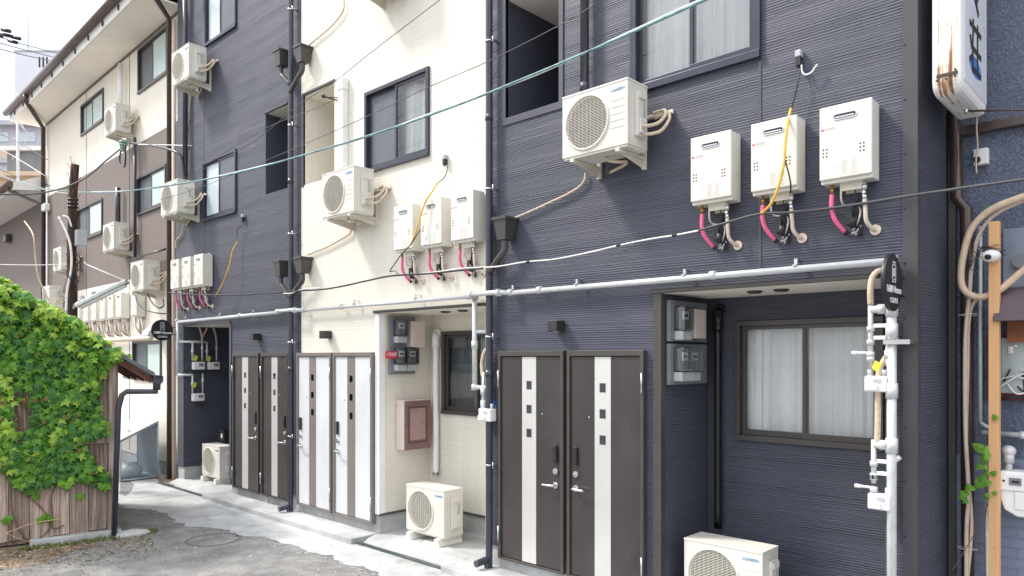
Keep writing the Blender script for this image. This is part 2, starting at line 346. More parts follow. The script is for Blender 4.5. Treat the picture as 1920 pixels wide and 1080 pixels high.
# keep it one valid strip: the few points that step back in x are skipped above
random.seed(14); g.m = 1; M['crumb'] = mat('crumbled concrete', (.30, .30, .295), .9, var=.25, vs=20)
for _ in range(420):     # crumbs of the pale concrete that break away from its edge
    px_, py_ = random.choice(ee); o_ = abs(random.gauss(0, .16)); s_ = random.uniform(.005, .035)*(1-min(o_, .3)*2); cx_, cy_ = px_+random.uniform(-.1, .1), py_-o_
    g.poly([(cx_+s_*1.7*math.cos(a_)*random.uniform(.5, 1), cy_+s_*math.sin(a_)*random.uniform(.5, 1), .003) for a_ in [k_*.785 for k_ in range(8)]])
tag(g.build('pavement', [M['slab'], M['crumb']]), kind='structure')
g = MB(); g.poly([(-16.5, -.7, .004), (-13.6, -.95, .004), (-13.6, .12, .004), (-16.5, .18, .004)]); tag(g.build('pavement', M['slab']), kind='structure')
# raised slabs, drain
def slab(x0, x1, y0, z=.068, slope=0):
    g = MB()
    if slope: g.prism([(y0-slope, .005), (y0-slope*.55, z*.62), (y0-.02, z*.96), (y0+.03, z), (.1, z), (.1, .0)], x0, x1, 'x')
    else: g.box(x0, x1, y0, .1, 0, z)
    return tag(g.build('doorstep', M['slab'], bevel=.006), kind='structure')
slab(-11.25, -7.22, -.38); slab(-5.62, -3.28, -.38); slab(-13.05, -11.26, -.02, .068, .16); slab(-7.21, -5.63, -.03, .068, .2); slab(-3.27, -1.3, -.03, .068, .2)
M['gutterm'] = mat('wet drain metal', (.10, .125, .13), .3, .5, var=.3, vs=9)
for x0, x1 in ((-13.2, -11.27), (-7.2, -5.64), (-3.26, -1.2)):
    g = MB(); g.box(x0, x1, -.30, -.25, .0, .013); g.box(x0, x1, -.325, -.315, 0, .016)
    tag(g.build('drain_channel', M['gutterm']), kind='structure')
# ------------------------------------------------------------------ row houses
def gridwall(mb, x0, x1, z0, z1, holes, y=0, ym=None, depth=None):
    xs = sorted({x0, x1, *[h[0] for h in holes], *[h[1] for h in holes]}); zs = sorted({z0, z1, *[h[2] for h in holes], *[h[3] for h in holes]})
    xs = [x for x in xs if x0 <= x <= x1]; zs = [z for z in zs if z0 <= z <= z1]
    for a, b in zip(xs, xs[1:]):
        for c_, d_ in zip(zs, zs[1:]):
            mxx, mz = (a+b)/2, (c_+d_)/2
            if any(h[0] < mxx < h[1] and h[2] < mz < h[3] for h in holes): continue
            mb.poly([(a, y, c_), (b, y, c_), (b, y, d_), (a, y, d_)])
def reveal(mb, h, y0, y1, back=False, top=True, bottom=True, right=True):
    a, b, c_, d_ = h
    mb.poly([(a, y0, c_), (a, y0, d_), (a, y1, d_), (a, y1, c_)])
    if right: mb.poly([(b, y0, c_), (b, y1, c_), (b, y1, d_), (b, y0, d_)])
    if top: mb.poly([(a, y0, d_), (b, y0, d_), (b, y1, d_), (a, y1, d_)])
    if bottom: mb.poly([(a, y0, c_), (a, y1, c_), (b, y1, c_), (b, y0, c_)])
    if back: mb.poly([(a, y1, c_), (b, y1, c_), (b, y1, d_), (a, y1, d_)])
def window(par, x0, x1, z0, z1, y, fm, pane_l, pane_r, curtain=True, depth=.09, w_=.045, name='window', split=None, proud=.028, front_right=True):
    """sliding window: outer frame, two sashes one behind the other, panes, curtain"""
    sx = (x0+x1)/2 if split is None else split
    f = MB(); f.box(x0, x1, y-proud, y+.05, z1-w_, z1); f.box(x0, x1, y-proud-.01, y+.05, z0, z0+w_)
    f.box(x0, x0+w_, y-proud, y+.05, z0+w_, z1-w_); f.box(x1-w_, x1, y-proud, y+.05, z0+w_, z1-w_)
    win = f.build(name, fm, par, bevel=.003)
    a, b, c_, d_ = x0+w_, x1-w_, z0+w_, z1-w_
    for (p, q, yy, pm) in ((a, sx+.02, y+(.02 if front_right else -.006), pane_l), (sx-.02, b, y+(-.006 if front_right else .02), pane_r)):
        s_ = MB(); t = .032; s_.box(p, q, yy, yy+.02, d_-t, d_); s_.box(p, q, yy, yy+.02, c_, c_+t*1.6); s_.box(p, p+t, yy, yy+.02, c_+t*1.6, d_-t); s_.box(q-t, q, yy, yy+.02, c_+t*1.6, d_-t)
        s_.build('sash', fm, win, bevel=.002)
        g_ = MB(); g_.poly([(p+t, yy+.01, c_+t*1.6), (q-t, yy+.01, c_+t*1.6), (q-t, yy+.01, d_-t), (p+t, yy+.01, d_-t)]); g_.build('pane', pm, win)
    if curtain:
        c2 = MB(); n = 90; ph = random.uniform(0, 6); pts_ = []
        for i in range(n+1):
            x = a+(b-a)*i/n; pts_.append((x, y+.14+.09*mnoise.noise(Vector((x*8+ph*9, ph, 0)))+.03*mnoise.noise(Vector((x*24+ph*5, 3, ph)))))
        for i in range(n):
            (xa, ya), (xb, yb) = pts_[i], pts_[i+1]; k = len(c2.v); c2.v += [(xa, ya, c_), (xb, yb, c_), (xb, yb+.01, d_), (xa, ya+.01, d_)]; c2.face((k, k+1, k+2, k+3), True)
        c2.build('curtain', M['curtain'], win)
    bx = MB(); bx.box(x0-.02, x1+.02, y+.2, y+.9, z0-.02, z1+.02)
    k = bx.f.pop(2); bx.sm.pop(2); bx.mi.pop(2); bx.build('room_shell', M['dark'], win)
    return win
def door(par, x0, x1, z0, z1, leafm, stripem, framem, sx0, sx1, hside, handle_dir):
    """x0..x1 outer frame; hside -1 hinges on the left"""
    w_ = .035; f = MB(); f.box(x0, x1, -.055, .03, z1-.05, z1); f.box(x0, x0+w_, -.055, .03, z0, z1-.05); f.box(x1-w_, x1, -.055, .03, z0, z1-.05); f.box(x0, x1, -.055, .03, z0-.022, z0)
    l = MB(); l.box(x0+w_+.004, x1-w_-.004, -.036, .02, z0+.006, z1-.056); dr = l.build('door', leafm, par, bevel=.002)
    f.build('frame', framem, dr, bevel=.003)
    s_ = MB(); s_.box(sx0, sx1, -.0395, -.03, z0+.008, z1-.058); s_.build('stripe', stripem, dr)
    cx = (sx0+sx1)/2
    for k in range(3):
        zc = 1.93-.232*k; hw = .033
        fr = MB(); fr.box(cx-hw, cx+hw, -.041, -.035, zc-.041, zc+.041); o = fr.build('window_pane', M['glassdk'], dr)
        bk = MB(); bk.box(cx-hw+.006, cx+hw-.006, -.0402, -.0398, zc-.035, zc+.035); bk.build('pane_back', M['dark'], dr)
    hx = x1-.10 if hside < 0 else x0+.10
    k_ = MB(); k_.box(hx-.022, hx+.022, -.060, -.036, 1.21, 1.38); k_.build('keypad', M['black'], dr, bevel=.008)
    lk = MB(); lk.cyl((hx, -.036, 1.13), (hx, -.052, 1.13), .028, 20); lk.cyl((hx, -.05, 1.13), (hx, -.058, 1.13), .012, 12); lk.build('lock', M['steel'], dr)
    hd = MB(); hd.cyl((hx, -.036, 1.0), (hx, -.048, 1.0), .03, 20); hd.cyl((hx, -.045, 1.0), (hx, -.10, 1.0), .011, 10); hd.tube([(hx, -.092, 1.0), (hx+handle_dir*.03, -.098, 1.0), (hx+handle_dir*.125, -.096, .997)], .011, 10)
    hd.build('handle', M['steel'], dr)
    vw = MB(); vw.cyl((cx+(hx-cx)*.5, -.036, 1.66), (cx+(hx-cx)*.5, -.041, 1.66), .009, 12); vw.build('peephole', M['steel'], dr)
    hxx = x0+.014 if hside < 0 else x1-.014
    for zc in (z0+.22, z1-.28):
        hg = MB(); hg.cyl((hxx, -.062, zc-.085), (hxx, -.062, zc+.085), .009, 10); hg.build('hinge', M['steel'], dr)
    return dr
Z1 = 9.4; BK = 6.0; AD = .80; SOF = 2.735
def house(label, x0, x1, sid, holes_top, alcove, openings, wins, left_wall, right_wall, soff=None, recess_side=None):
    t = empty('row_house', ((x0+x1)/2, 3, 0), label=label, cat='house'); T = Matrix.Translation(-t.location)
    def bd(mb, name, m, bevel=0, par=t):
        mb.v = [(a-t.location.x, b-t.location.y, c_-t.location.z) for a, b, c_ in mb.v]; return mb.build(name, m, par, bevel)
    hol = [(*o[:4],) for o in openings]+[(*w_[:4],) for w_ in wins]
    m = MB(); gridwall(m, x0, x1, .30, Z1, hol+[(alcove[0], alcove[1], .0, SOF)])
    for h in wins: reveal(m, h, 0, .12)
    if left_wall: m.poly([(x0, 0, .3), (x0, 0, Z1), (x0, BK, Z1), (x0, BK, .3)])
    if right_wall: m.poly([(x1, 0, .3), (x1, BK, .3), (x1, BK, Z1), (x1, 0, Z1)])
    m.poly([(x0, BK, 0), (x0, BK, Z1), (x1, BK, Z1), (x1, BK, 0)]); m.poly([(x0, 0, Z1), (x1, 0, Z1), (x1, BK, Z1), (x0, BK, Z1)])
    # porch recess
    a0, a1 = alcove
    m.poly([(a0, 0, .30), (a0, 0, SOF), (a0, AD, SOF), (a0, AD, .30)]); m.poly([(a1, 0, .30), (a1, AD, .30), (a1, AD, SOF), (a1, 0, SOF)])
    gridwall(m, a0, a1, .30, SOF, [(*q,) for q in alcove_win.get(label, [])], y=AD)
    for q in alcove_win.get(label, []): reveal(m, q, AD, AD+.12)
    for h in openings: reveal(m, h, 0, 1.1, back=True, top=False)
    wl = bd(m, 'wall', sid)
    s_ = MB(); s_.box(a0-.01, a1+.01, .004, AD+.02, SOF, SOF+.02)
    bd(s_, 'soffit', M['soffit'])
    for h in openings: s_ = MB(); s_.box(h[0], h[1], .004, 1.1, h[3], h[3]+.02); bd(s_, 'balcony_ceiling', M['soffit'])
    f = MB(); xs = [x0, a0, a1, x1]
    if a0-x0 > .02: f.box(x0+.003, a0-.012, .012, .25, -.05, .298)
    if x1-a1 > .02: f.box(a1+.012, x1-.003, .012, .25, -.05, .298)
    f.box(a0-.2, a0-.012, .251, AD+.011, -.05, .298); f.box(a0-.012, a1+.012, AD+.012, AD+.2, -.05, .298); f.box(a0-.012, a1+.012, -.02+.03, AD+.012, -.05, .066)
    if right_wall: f.box(x1-.2, x1-.012, .25, BK, -.05, .298)
    if left_wall: f.box(x0+.012, x0+.2, .25, BK, -.05, .298)
    bd(f, 'foundation', M['conc'])
    fl = MB()   # flashing strip above the foundation
    if a0-x0 > .02: fl.box(x0, a0+.008, -.012, .01, .285, .31)
    if x1-a1 > .05: fl.box(a1-.008, x1, -.012, .01, .285, .31)
    fl.box(a0-.01, a0+.012, 0, AD, .285, .31); fl.box(a0+.012, a1, AD-.012, AD+.01, .285, .31)
    bd(fl, 'flashing', M['trim'])
    return t
alcove_win = {}
LA = 'dark navy clad row house at the left end with two dark doors'
LC = 'cream clad row house in the middle with two white doors'
LB = 'dark navy clad row house at the right, nearest the camera, with two tall dark doors'
wbx = (XW(1380, AD), XW(1380, AD)+1.225); wcx = (XW(830, AD), XW(830, AD)+1.26)
alcove_win[LB] = [(wbx[0], wbx[1], 1.47, 2.52)]; alcove_win[LC] = [(wcx[0], wcx[1], 1.49, 2.525)]
XA0, XA1, XC1, XB1 = -13.12, XW(565), XW(914), XW(1720)
opA = (-9.96, -9.33, 4.595, 5.785); opC = (-8.90, XW(627), 4.56, 5.785); opB = (XW(949), XW(1049), 4.605, 5.80)
wA = (-12.08, -10.87, 4.455, 5.45); wA3 = (-12.0, -10.87, 7.345, 8.6); wC = (-7.46, -6.24, 4.455, 5.455); wB = (XW(1184), -2.39, 4.46, 5.9)
hA = house(LA, XA0, XA1, M['navy'], None, (XW(345), XW(433)), [opA, (-9.96, -9.33, 7.66, 8.85)], [wA, wA3], True, False)
hC = house(LC, XA1, XC1, M['cream'], None, (XW(712), XC1-.03), [opC], [wC], False, False)
hB = house(LB, XC1, XB1, M['navy'], None, (XW(1240), XW(1660)), [opB], [wB], False, True)
def sub(par):   # children are given in world coordinates: parent with inverse
    k = empty('tmp', (0, 0, 0)); return k
def reparent(o, par):
    o.parent = par; o.location = o.location-par.location
def H_(par, fn, *a, **k):
    o = fn(None, *a, **k); reparent(o, par); return o
def add(par, mb, name, m, bevel=0):
    o = mb.build(name, m, None, bevel); reparent(o, par); return o
H_(hA, window, *wA, 0, M['frame_navy'], M['frostb'], M['screen'], curtain=False); H_(hA, window, *wA3, 0, M['frame_navy'], M['frostb'], M['screen'], curtain=False)
wcw = H_(hC, window, *wC, 0, M['frame_navy'], M['screen'], M['glass'], front_right=True)
H_(hB, window, *wB, 0, M['frame_navy'], M['glass'], M['glass'], w_=.06)
H_(hB, window, wbx[0], wbx[1], 1.47, 2.52, AD, M['bronze'], M['glass'], M['glass'])
H_(hC, window, wcx[0], wcx[1], 1.49, 2.525, AD, M['trimdk'], M['glassdk'], M['glass'])
for (p, q, par, lm, sm_, fm, st, hs, hd) in (
    (437, 485.5, hA, 'door_dk', 'stripe_si', 'bronze', (454, 465), -1, -1), (490, 541, hA, 'door_dk', 'stripe_si', 'bronze', (509, 520), -1, -1),
    (557, 621.5, hC, 'door_wh', 'stripe_br', 'framebr', (579.5, 592), 1, 1), (625.5, 698.5, hC, 'door_wh', 'stripe_br', 'framebr', (651, 665.5), 1, 1),
    (935, 1057.5, hB, 'door_dk', 'stripe_si', 'bronze', (979, 1005), -1, -1), (1064, 1208, hB, 'door_dk', 'stripe_si', 'bronze', (1115, 1145), 1, 1)):
    H_(par, door, XW(p, -.04), XW(q, -.04), .20, 2.262, M[lm], M[sm_], M[fm], XW(st[0], -.04), XW(st[1], -.04), hs, hd)
# trims: porch corners, panel joints, opening surrounds, end corner
def strip(par, x0, x1, z0, z1, y0=-.012, y1=.02, m='trim', name='trim'): return add(par, MB().box(x0, x1, y0, y1, z0, z1), name, M[m], .002)
a0 = XW(712); m = MB(); m.box(a0-.075, a0+.006, -.014, 0, .30, 2.72); m.box(a0+.0005, a0+.006, 0, .075, .30, 2.72); add(hC, m, 'corner_trim', M['white'])
strip(hC, a0-.10, XC1-.02, 2.735, 2.765, -.03, .01, 'bronze', 'lintel_trim')
a0 = XW(1240); m = MB(); m.box(a0-.07, a0+.006, -.014, 0, .30, SOF); m.box(a0+.0005, a0+.006, 0, .05, .3, SOF); add(hB, m, 'corner_trim', M['bronze'])
strip(hB, a0-.09, XW(1664), SOF, SOF+.03, -.03, .01, 'bronze', 'lintel_trim')
a1 = XW(433); strip(hA, a1-.03, a1+.03, .2, SOF, -.014, .0, 'trim', 'corner_trim'); strip(hA, XW(345)-.02, a1, SOF, SOF+.05, -.02, .0, 'trim', 'lintel_trim')
M['trim2'] = mat('dark slate trim', (.055, .054, .062), .4, .0, var=.1, vs=2)
a1 = XW(345); strip(hA, a1-.05, a1+.006, .3, SOF, -.012, .0, 'trim', 'corner_trim')
m = MB(); m.box(XB1-.085, XB1+.006, -.014, 0, .05, Z1); m.box(XB1+.0005, XB1+.006, 0, .07, .05, Z1); add(hB, m, 'corner_trim', M['trim2'])
sc_ = MB()
for k in range(26):
    zc = .3+k*.36; sc_.cyl((XB1-.07, -.014, zc), (XB1-.07, -.019, zc), .006, 8)
for o_ in pieces(sc_, 'screw', M['black']): reparent(o_, hB)
for par, xx, z0 in ((hB, -2.40, 2.85), (hB, XC1+.02, .3), (hA, -12.06, 2.85)): strip(par, xx-.012, xx+.012, z0, 4.44 if xx == -2.40 else Z1, -.006, .002, 'trim', 'panel_joint')
for par, o in ((hB, opB), (hA, opA)):
    m = MB(); t = .05
    m.box(o[0]-t, o[0], -.012, .03, o[2]-t*1.4, o[3]+t); m.box(o[1], o[1]+t, -.012, .03, o[2]-t*1.4, o[3]+t); m.box(o[0], o[1], -.012, .03, o[2]-t*1.4, o[2]); m.box(o[0], o[1], -.012, .03, o[3], o[3]+t)
    if par is hB: add(par, m, 'opening_trim', M['trim'])
strip(hC, opC[0]-.04, opC[1]+.02, opC[3], opC[3]+.03, -.012, .02, 'trimdk', 'lintel_trim'); strip(hC, opC[0]-.05, opC[0], opC[2]-.02, opC[3], -.012, .02, 'trimdk', 'opening_trim')
strip(hA, opA[0]-.02, opA[1], opA[3], opA[3]+.03, -.012, .02, 'trimdk', 'lintel_trim')
# soffit vents
for par, lst in ((hC, ((835, 577), (868, 573))), (hB, ((1415, 552), (1465, 549)))):
    for (px, py) in lst:
        X = XW(px, .32); vt = MB(); vt.cyl((X, .32, SOF-.012), (X, .32, SOF), .06, 20); vt.cyl((X, .32, SOF-.02), (X, .32, SOF-.012), .045, 20); add(par, vt, 'soffit_vent', M['bronze'])
# indoor blank pipes inside the porches (covers running down the back corner)
def duct(par, X, Y, z0, z1, r, m, label=None):
    q = MB(); q.tube([(X, Y, z1), (X, Y, z0+.12), (X, Y, z0)], r, 12); q.cyl((X, Y, z1-.18), (X, Y, z1), r*1.35, 12); q.cyl((X, Y, z1), (X, Y+.06, z1+.02), r*1.35, 12)
    return add(par, q, 'pipe_cover', M[m])
duct(hC, XW(817, .74), .74, .75, 2.50, .038, 'white'); duct(hB, XW(1346, .74), .74, .72, 2.62, .034, 'blackpipe')
# white cover pipe beside cream window
q = MB(); X = XW(643, -.05); q.box(X-.05, X+.05, -.09, 0, ZW(643, 320), ZW(643, 152)-.1); q.box(X-.06, X+.06, -.10, 0, ZW(643, 175), ZW(643, 152)); add(hC, q, 'pipe_cover', M['white'], .012)
# ------------------------------------------------------------------ downpipes (parts of their houses) and hoppers
def downpipe(par, px, z0, z1, m='pipe_dk', r=.036, foot=None, Y=-.075, braces=(1.1, 2.4, 3.9, 5.4, 7.0), xx=None):
    X = XW(px, Y) if xx is None else xx; q = MB()
    if foot: q.tube([(X, Y, z1), (X, Y, z0+.10), (X, Y-.03, z0+.03), (X-.02, Y-.17, z0)], r, 14, sub=6)
    else: q.cyl((X, Y, z0), (X, Y, z1), r, 14)
    for z in (2.0, 4.6, 7.2):
        if z0 < z < z1: q.cyl((X, Y, z), (X, Y, z+.07), r*1.12, 14)
    o = add(par, q, 'downpipe', M[m])
    for z in braces:
        if z0+.1 < z < z1:
            b_ = MB(); b_.cyl((X, Y, z), (X, Y, z+.016), r*1.18, 14); b_.box(X+.03, X+.075, Y, 0, z+.002, z+.014); b_.cyl((X+.065, Y-.01, z-.02), (X+.065, Y-.01, z+.04), .008, 8); bo = b_.build('pipe_bracket', M['steel'], o)
    return o
downpipe(hA, 545, .12, Z1, foot=True); downpipe(hB, 917, .13, Z1, foot=True)
downpipe(hB, 1096, 4.2, Z1, r=.04, braces=())
downpipe(hA, 347, ZW(347, 340), Z1, r=.04, braces=())
def hopper(par, px, py_top, side=1, pipe_px=545):
    Y = -.11; X = XW(px, Y); zt = ZW(px, py_top, Y); q = MB()
    for (w0, d0, z) in ():
        pass
    a = [(-.085, -.075), (.085, -.075), (.085, .10), (-.085, .10)]; b = [(-.055, -.05), (.055, -.05), (.055, .07), (-.055, .07)]
    k = len(q.v); q.v += [(X+u, Y+v, zt) for u, v in a]+[(X+u, Y+v, zt-.20) for u, v in b]
    q.face((k, k+1, k+2, k+3)); q.face((k+7, k+6, k+5, k+4))
    for i in range(4): j = (i+1) % 4; q.face((k+i, k+4+i, k+4+j, k+j))
    q.box(X-.097, X+.097, Y-.088, .0, zt-.004, zt+.02)
    tx = XW(pipe_px, -.075)
    q.tube([(X, Y, zt-.18), (X, Y, zt-.30), (X+(tx-X)*.35, Y+.005, zt-.37), (tx, -.085, zt-.50)], .032, 12)
    add(par, q, 'hopper', M['trimdk'])
for y in (90, 485): hopper(hC, 567, y)
for y in (98, 492): hopper(hA, 527, y)
hopper(hB, 946, 412, pipe_px=919)
# ------------------------------------------------------------------ wall lamps over the doors
def lamp(px, py, label):
    Y = 0; X = XW(px); z = ZW(px, py); t = empty('wall_lamp', (X, 0, z), label=label, cat='wall lamp', group='cube lamps above the door pairs')
    MB().box(-.055, .055, -.13, -.012, -.05, .05).build('lamp_body', M['lampm'], t, .003); MB().box(-.04, .04, -.012, 0, -.04, .04).build('mounting_plate', M['black'], t)
    MB().cyl((0, -.07, -.0515), (0, -.07, -.048), .035, 16).build('lens', M['whitewire'], t)
M['lampm'] = mat('lamp grey metal', (.035, .033, .032), .35, .2)
lamp(487, 632, 'small black cube lamp above the two dark doors of the far navy house')
lamp(619, 628, 'small taupe cube lamp on the cream wall above the white doors')
lamp(1052, 612, 'small black cube lamp above the nearest pair of dark doors')
# ------------------------------------------------------------------ outdoor units
def make_ac():
    t = empty('air_conditioner', (0, 0, 0)); w_, d_, h_ = .675, .284, .55; x0 = -w_/2; cx, cz, r = x0+.262, .275, .222
    m = MB()
    m.box(x0, w_/2, -d_/2+.03, d_/2, .02, h_-.018)          # body behind the front plate
    m.f.pop(2); m.sm.pop(2); m.mi.pop(2)
    n = 48; k = len(m.v); yf = -d_/2; ring = []; sq = []
    for i in range(n):
        a = 2*math.pi*(i+.5)/n; ca, sa = math.cos(a), math.sin(a); ring.append((cx+r*ca, yf, cz+r*sa))
        X0, X1, Z0_, Z1_ = x0-cx, w_/2-cx, .02-cz, h_-.018-cz; tt = min((X1/ca if ca > 0 else X0/ca) if abs(ca) > 1e-6 else 9, (Z1_/sa if sa > 0 else Z0_/sa) if abs(sa) > 1e-6 else 9); sq.append([cx+ca*tt, yf, cz+sa*tt])
    for (qx, qz) in ((x0, .02), (w_/2, .02), (w_/2, h_-.018), (x0, h_-.018)):
        i = min(range(n), key=lambda i: (sq[i][0]-qx)**2+(sq[i][2]-qz)**2); sq[i] = [qx, yf, qz]
    m.v += ring+[tuple(s_) for s_ in sq]+[(cx+(r-.008)*math.cos(2*math.pi*(i+.5)/n), yf+.03, cz+(r-.008)*math.sin(2*math.pi*(i+.5)/n)) for i in range(n)]
    for i in range(n):
        j = (i+1) % n; m.face((k+i, k+n+i, k+n+j, k+j)); m.face((k+i, k+j, k+2*n+j, k+2*n+i), True)
    m.poly([(x0, yf, .02), (x0, yf+.03, .02), (w_/2, yf+.03, .02), (w_/2, yf, .02)]); m.poly([(x0, yf, .02), (x0, yf, h_-.018), (x0, yf+.03, h_-.018), (x0, yf+.03, .02)])
    m.poly([(w_/2, yf, .02), (w_/2, yf+.03, .02), (w_/2, yf+.03, h_-.018), (w_/2, yf, h_-.018)])
    m.build('casing', M['acwhite'], t)
    MB().box(x0-.004, w_/2+.004, -d_/2-.004, d_/2+.004, h_-.018, h_).build('top_cover', M['acwhite'], t, .004)
    MB().box(x0+.01, w_/2-.01, -d_/2+.01, d_/2-.005, 0, .02).build('base_pan', M['acwhite'], t)
    f = MB(); f.cyl((cx, yf+.10, cz), (cx, yf+.055, cz), .2, 32)
    f.build('fan_well', M['fanwell'], t)
    f = MB(); f.cyl((cx, yf+.05, cz), (cx, yf+.028, cz), .055, 20)
    for b in range(3):
        a0_ = b*2.094+.4; k = len(f.v); st = 5
        for i in range(st+1):
            a = a0_+i*1.35/st; f.v += [(cx+.05*math.cos(a), yf+.05-.02*i/st, cz+.05*math.sin(a)), (cx+.19*math.cos(a+.15), yf+.055-.03*i/st, cz+.19*math.sin(a+.15))]
        for i in range(st): f.face((k+2*i, k+2*i+1, k+2*i+3, k+2*i+2), True)
    f.build('fan', M['fanm'], t)
    gr = MB(); yy = yf-.008
    nn = 17
    for i in range(-nn, nn+1):
        z = i*r/nn*.985; hw = math.sqrt(max(r*r-z*z, 0));
        if hw > .02: gr.box(cx-hw, cx+hw, yy, yy+.004, cz+z-.0019, cz+z+.0019)
    for i in range(-5, 6):
        x = i*r/5.5; hh = math.sqrt(max(r*r-x*x, 0)); gr.box(cx+x-.0012, cx+x+.0012, yy+.004, yy+.006, cz-hh, cz+hh)
    k = len(gr.v)
    for i in range(n):
        a = 2*math.pi*i/n
        for (rr, y_) in ((r+.012, yf-.001), (r+.006, yf-.012), (r-.006, yf-.012), (r-.008, yf+.004)): gr.v.append((cx+rr*math.cos(a), y_, cz+rr*math.sin(a)))
    for i in range(n):
        j = (i+1) % n
        for q in range(3): gr.face((k+4*i+q, k+4*i+q+1, k+4*j+q+1, k+4*j+q), True)
    gr.build('fan_grille', M['grillem'], t)
    lv = MB()
    for i in range(5): lv.box(cx+r+.02, w_/2-.03, yf-.003, yf, .17+i*.055, .173+i*.055)
    lv.build('ridge', M['acwhite'], t)
    sv = MB(); sx = w_/2; sv.box(sx, sx+.032, -.045, .085, .10, .46); sv.box(sx+.032, sx+.05, -.03, .07, .12, .24); sv.box(sx+.032, sx+.045, -.035, .07, .40, .45)
    sv.build('valve_cover', M['acwhite'], t, .008)
    st = MB(); st.poly([(sx+.0325, .03, .26), (sx+.0325, .07, .26), (sx+.0325, .07, .39), (sx+.0325, .03, .39)]); st.build('rating_sticker', M['greylt'], t)
    text('logo', 'DAIKIN', .034, (cx+r+.105, yf-.002, .475), (R(90), 0, 0), M['bluelogo'], t); 
    text('mark', '▲', .02, (cx+r+.035, yf-.002, .475), (R(90), 0, 0), M['bluelogo'], t)
    return t
M['fanm'] = mat('fan dark plastic', (.05, .05, .05), .6); M['fanwell'] = mat('fan well', (.045, .04, .035), .8); M['grillem'] = mat('grille ivory', (.66, .62, .54), .45, var=.05)
ac0 = make_ac(); ac_used = []
def place_ac(loc, label, group, rz=0, mount='wall'):
    o = ac0 if not ac_used else copy_tree(ac0_src)
    if not ac_used:
        globals()['ac0_src'] = copy_tree(ac0)   # pristine copy used as the source, removed at the end
        ac_used.append(1)
    o.location = loc; o.rotation_euler = (0, 0, rz); tag(o, label, 'air conditioner', group)
    yb = .26 if mount == 'wall' else .142
    if mount == 'wall':
        b = MB()
        for sx in (-.23, .24):
            b.box(sx-.018, sx+.018, -.15, .255, -.028, -.002); pass
            b.prism([(-.13, -.028), (.235, -.028), (.235, -.10), (.16, -.085)], sx-.004, sx, 'x')
            b.box(sx-.02, sx+.02, .235, .258, -.105, .36)
        b.box(-.36, .52, .238, .258, .31, .345); b.box(-.36, .52, .215, .238, .31, .314)
        b.build('bracket', M['bracketm'], o)
        p = MB(); p.tube([(.34, .02, .19), (.42, -.0, .17), (.48, .08, .20), (.50, .16, .28), (.46, .2, .34), (.35, .21, .34)], .0145, 10)
        p.tube([(.34, .04, .13), (.43, .03, .11), (.50, .10, .14), (.525, .18, .25), (.48, .21, .31), (.36, .22, .30)], .0145, 10)
        p.tube([(.0, .0, .0), (.06, .0, -.045), (.14, .04, -.06), (.16, .1, -.05), (.10, .16, -.055), (-.08, .2, -.08)], .013, 8)
        pieces(p, 'refrigerant_pipe', M['beige'], o)
    else:
        b = MB()
        for sx in (-.25, .25): b.prism([(sx-.055, -.085), (sx+.055, -.085), (sx+.03, 0), (sx-.03, 0)], -.19, .17, 'y')
        pieces(b, 'foot_block', M['footm'], o, .006)
    return o
M['bracketm'] = mat('ivory bracket', (.66, .62, .52), .45, var=.08, dirt=(.45, .36, .2, .4), dirt_s=6); M['footm'] = mat('ivory feet', (.72, .70, .63), .6)
def wall_ac(px, ytop, label, group):
    z = ZW(px, ytop, -.40)-.55; place_ac((XW(px, -.40)+.3375, -.26, z), label, group)
GA = 'outdoor units bracketed to the row house walls'
wall_ac(1055, 183, 'large-looking nearest outdoor unit with round fan on the navy wall beside the big window', GA)
wall_ac(604, 328, 'outdoor unit bracketed to the cream wall left of its window', GA)
wall_ac(302, 347, 'outdoor unit on the far navy house, lower of the two, beside the window', GA)
wall_ac(322, 102, 'outdoor unit high on the far navy house just under the eaves, above another unit', GA)
z = ZW(605, -30, -.4); 
place_ac((XW(690, -.4), -.26, ZW(690, 6, -.26)+.13), 'outdoor unit at the top edge of the cream wall, only its underside visible', GA)
def ground_ac(px, py, Y, label, z0=.152):
    place_ac((XW(px, Y)+.3375, Y+.142, z0), label, 'outdoor units standing in the porches', mount='ground')
ground_ac(762, 0, XW and .12, 'ivory outdoor unit on feet in the cream porch below the pinkish box')
ground_ac(379, 0, .20, 'outdoor unit on feet in the dark porch at the far end')
ground_ac(1283, 0, .10, 'outdoor unit in the nearest dark porch, cut off by the bottom edge')
# drain cover
g = MB(); p = G(812, 1015, .07); g.cyl((p[0], p[1], .066), (p[0], p[1], .074), .11, 24); tag(g.build('drain_cover', M['footm'], bevel=.003), 'round beige cover lying on the cream porch floor', 'drain cover')
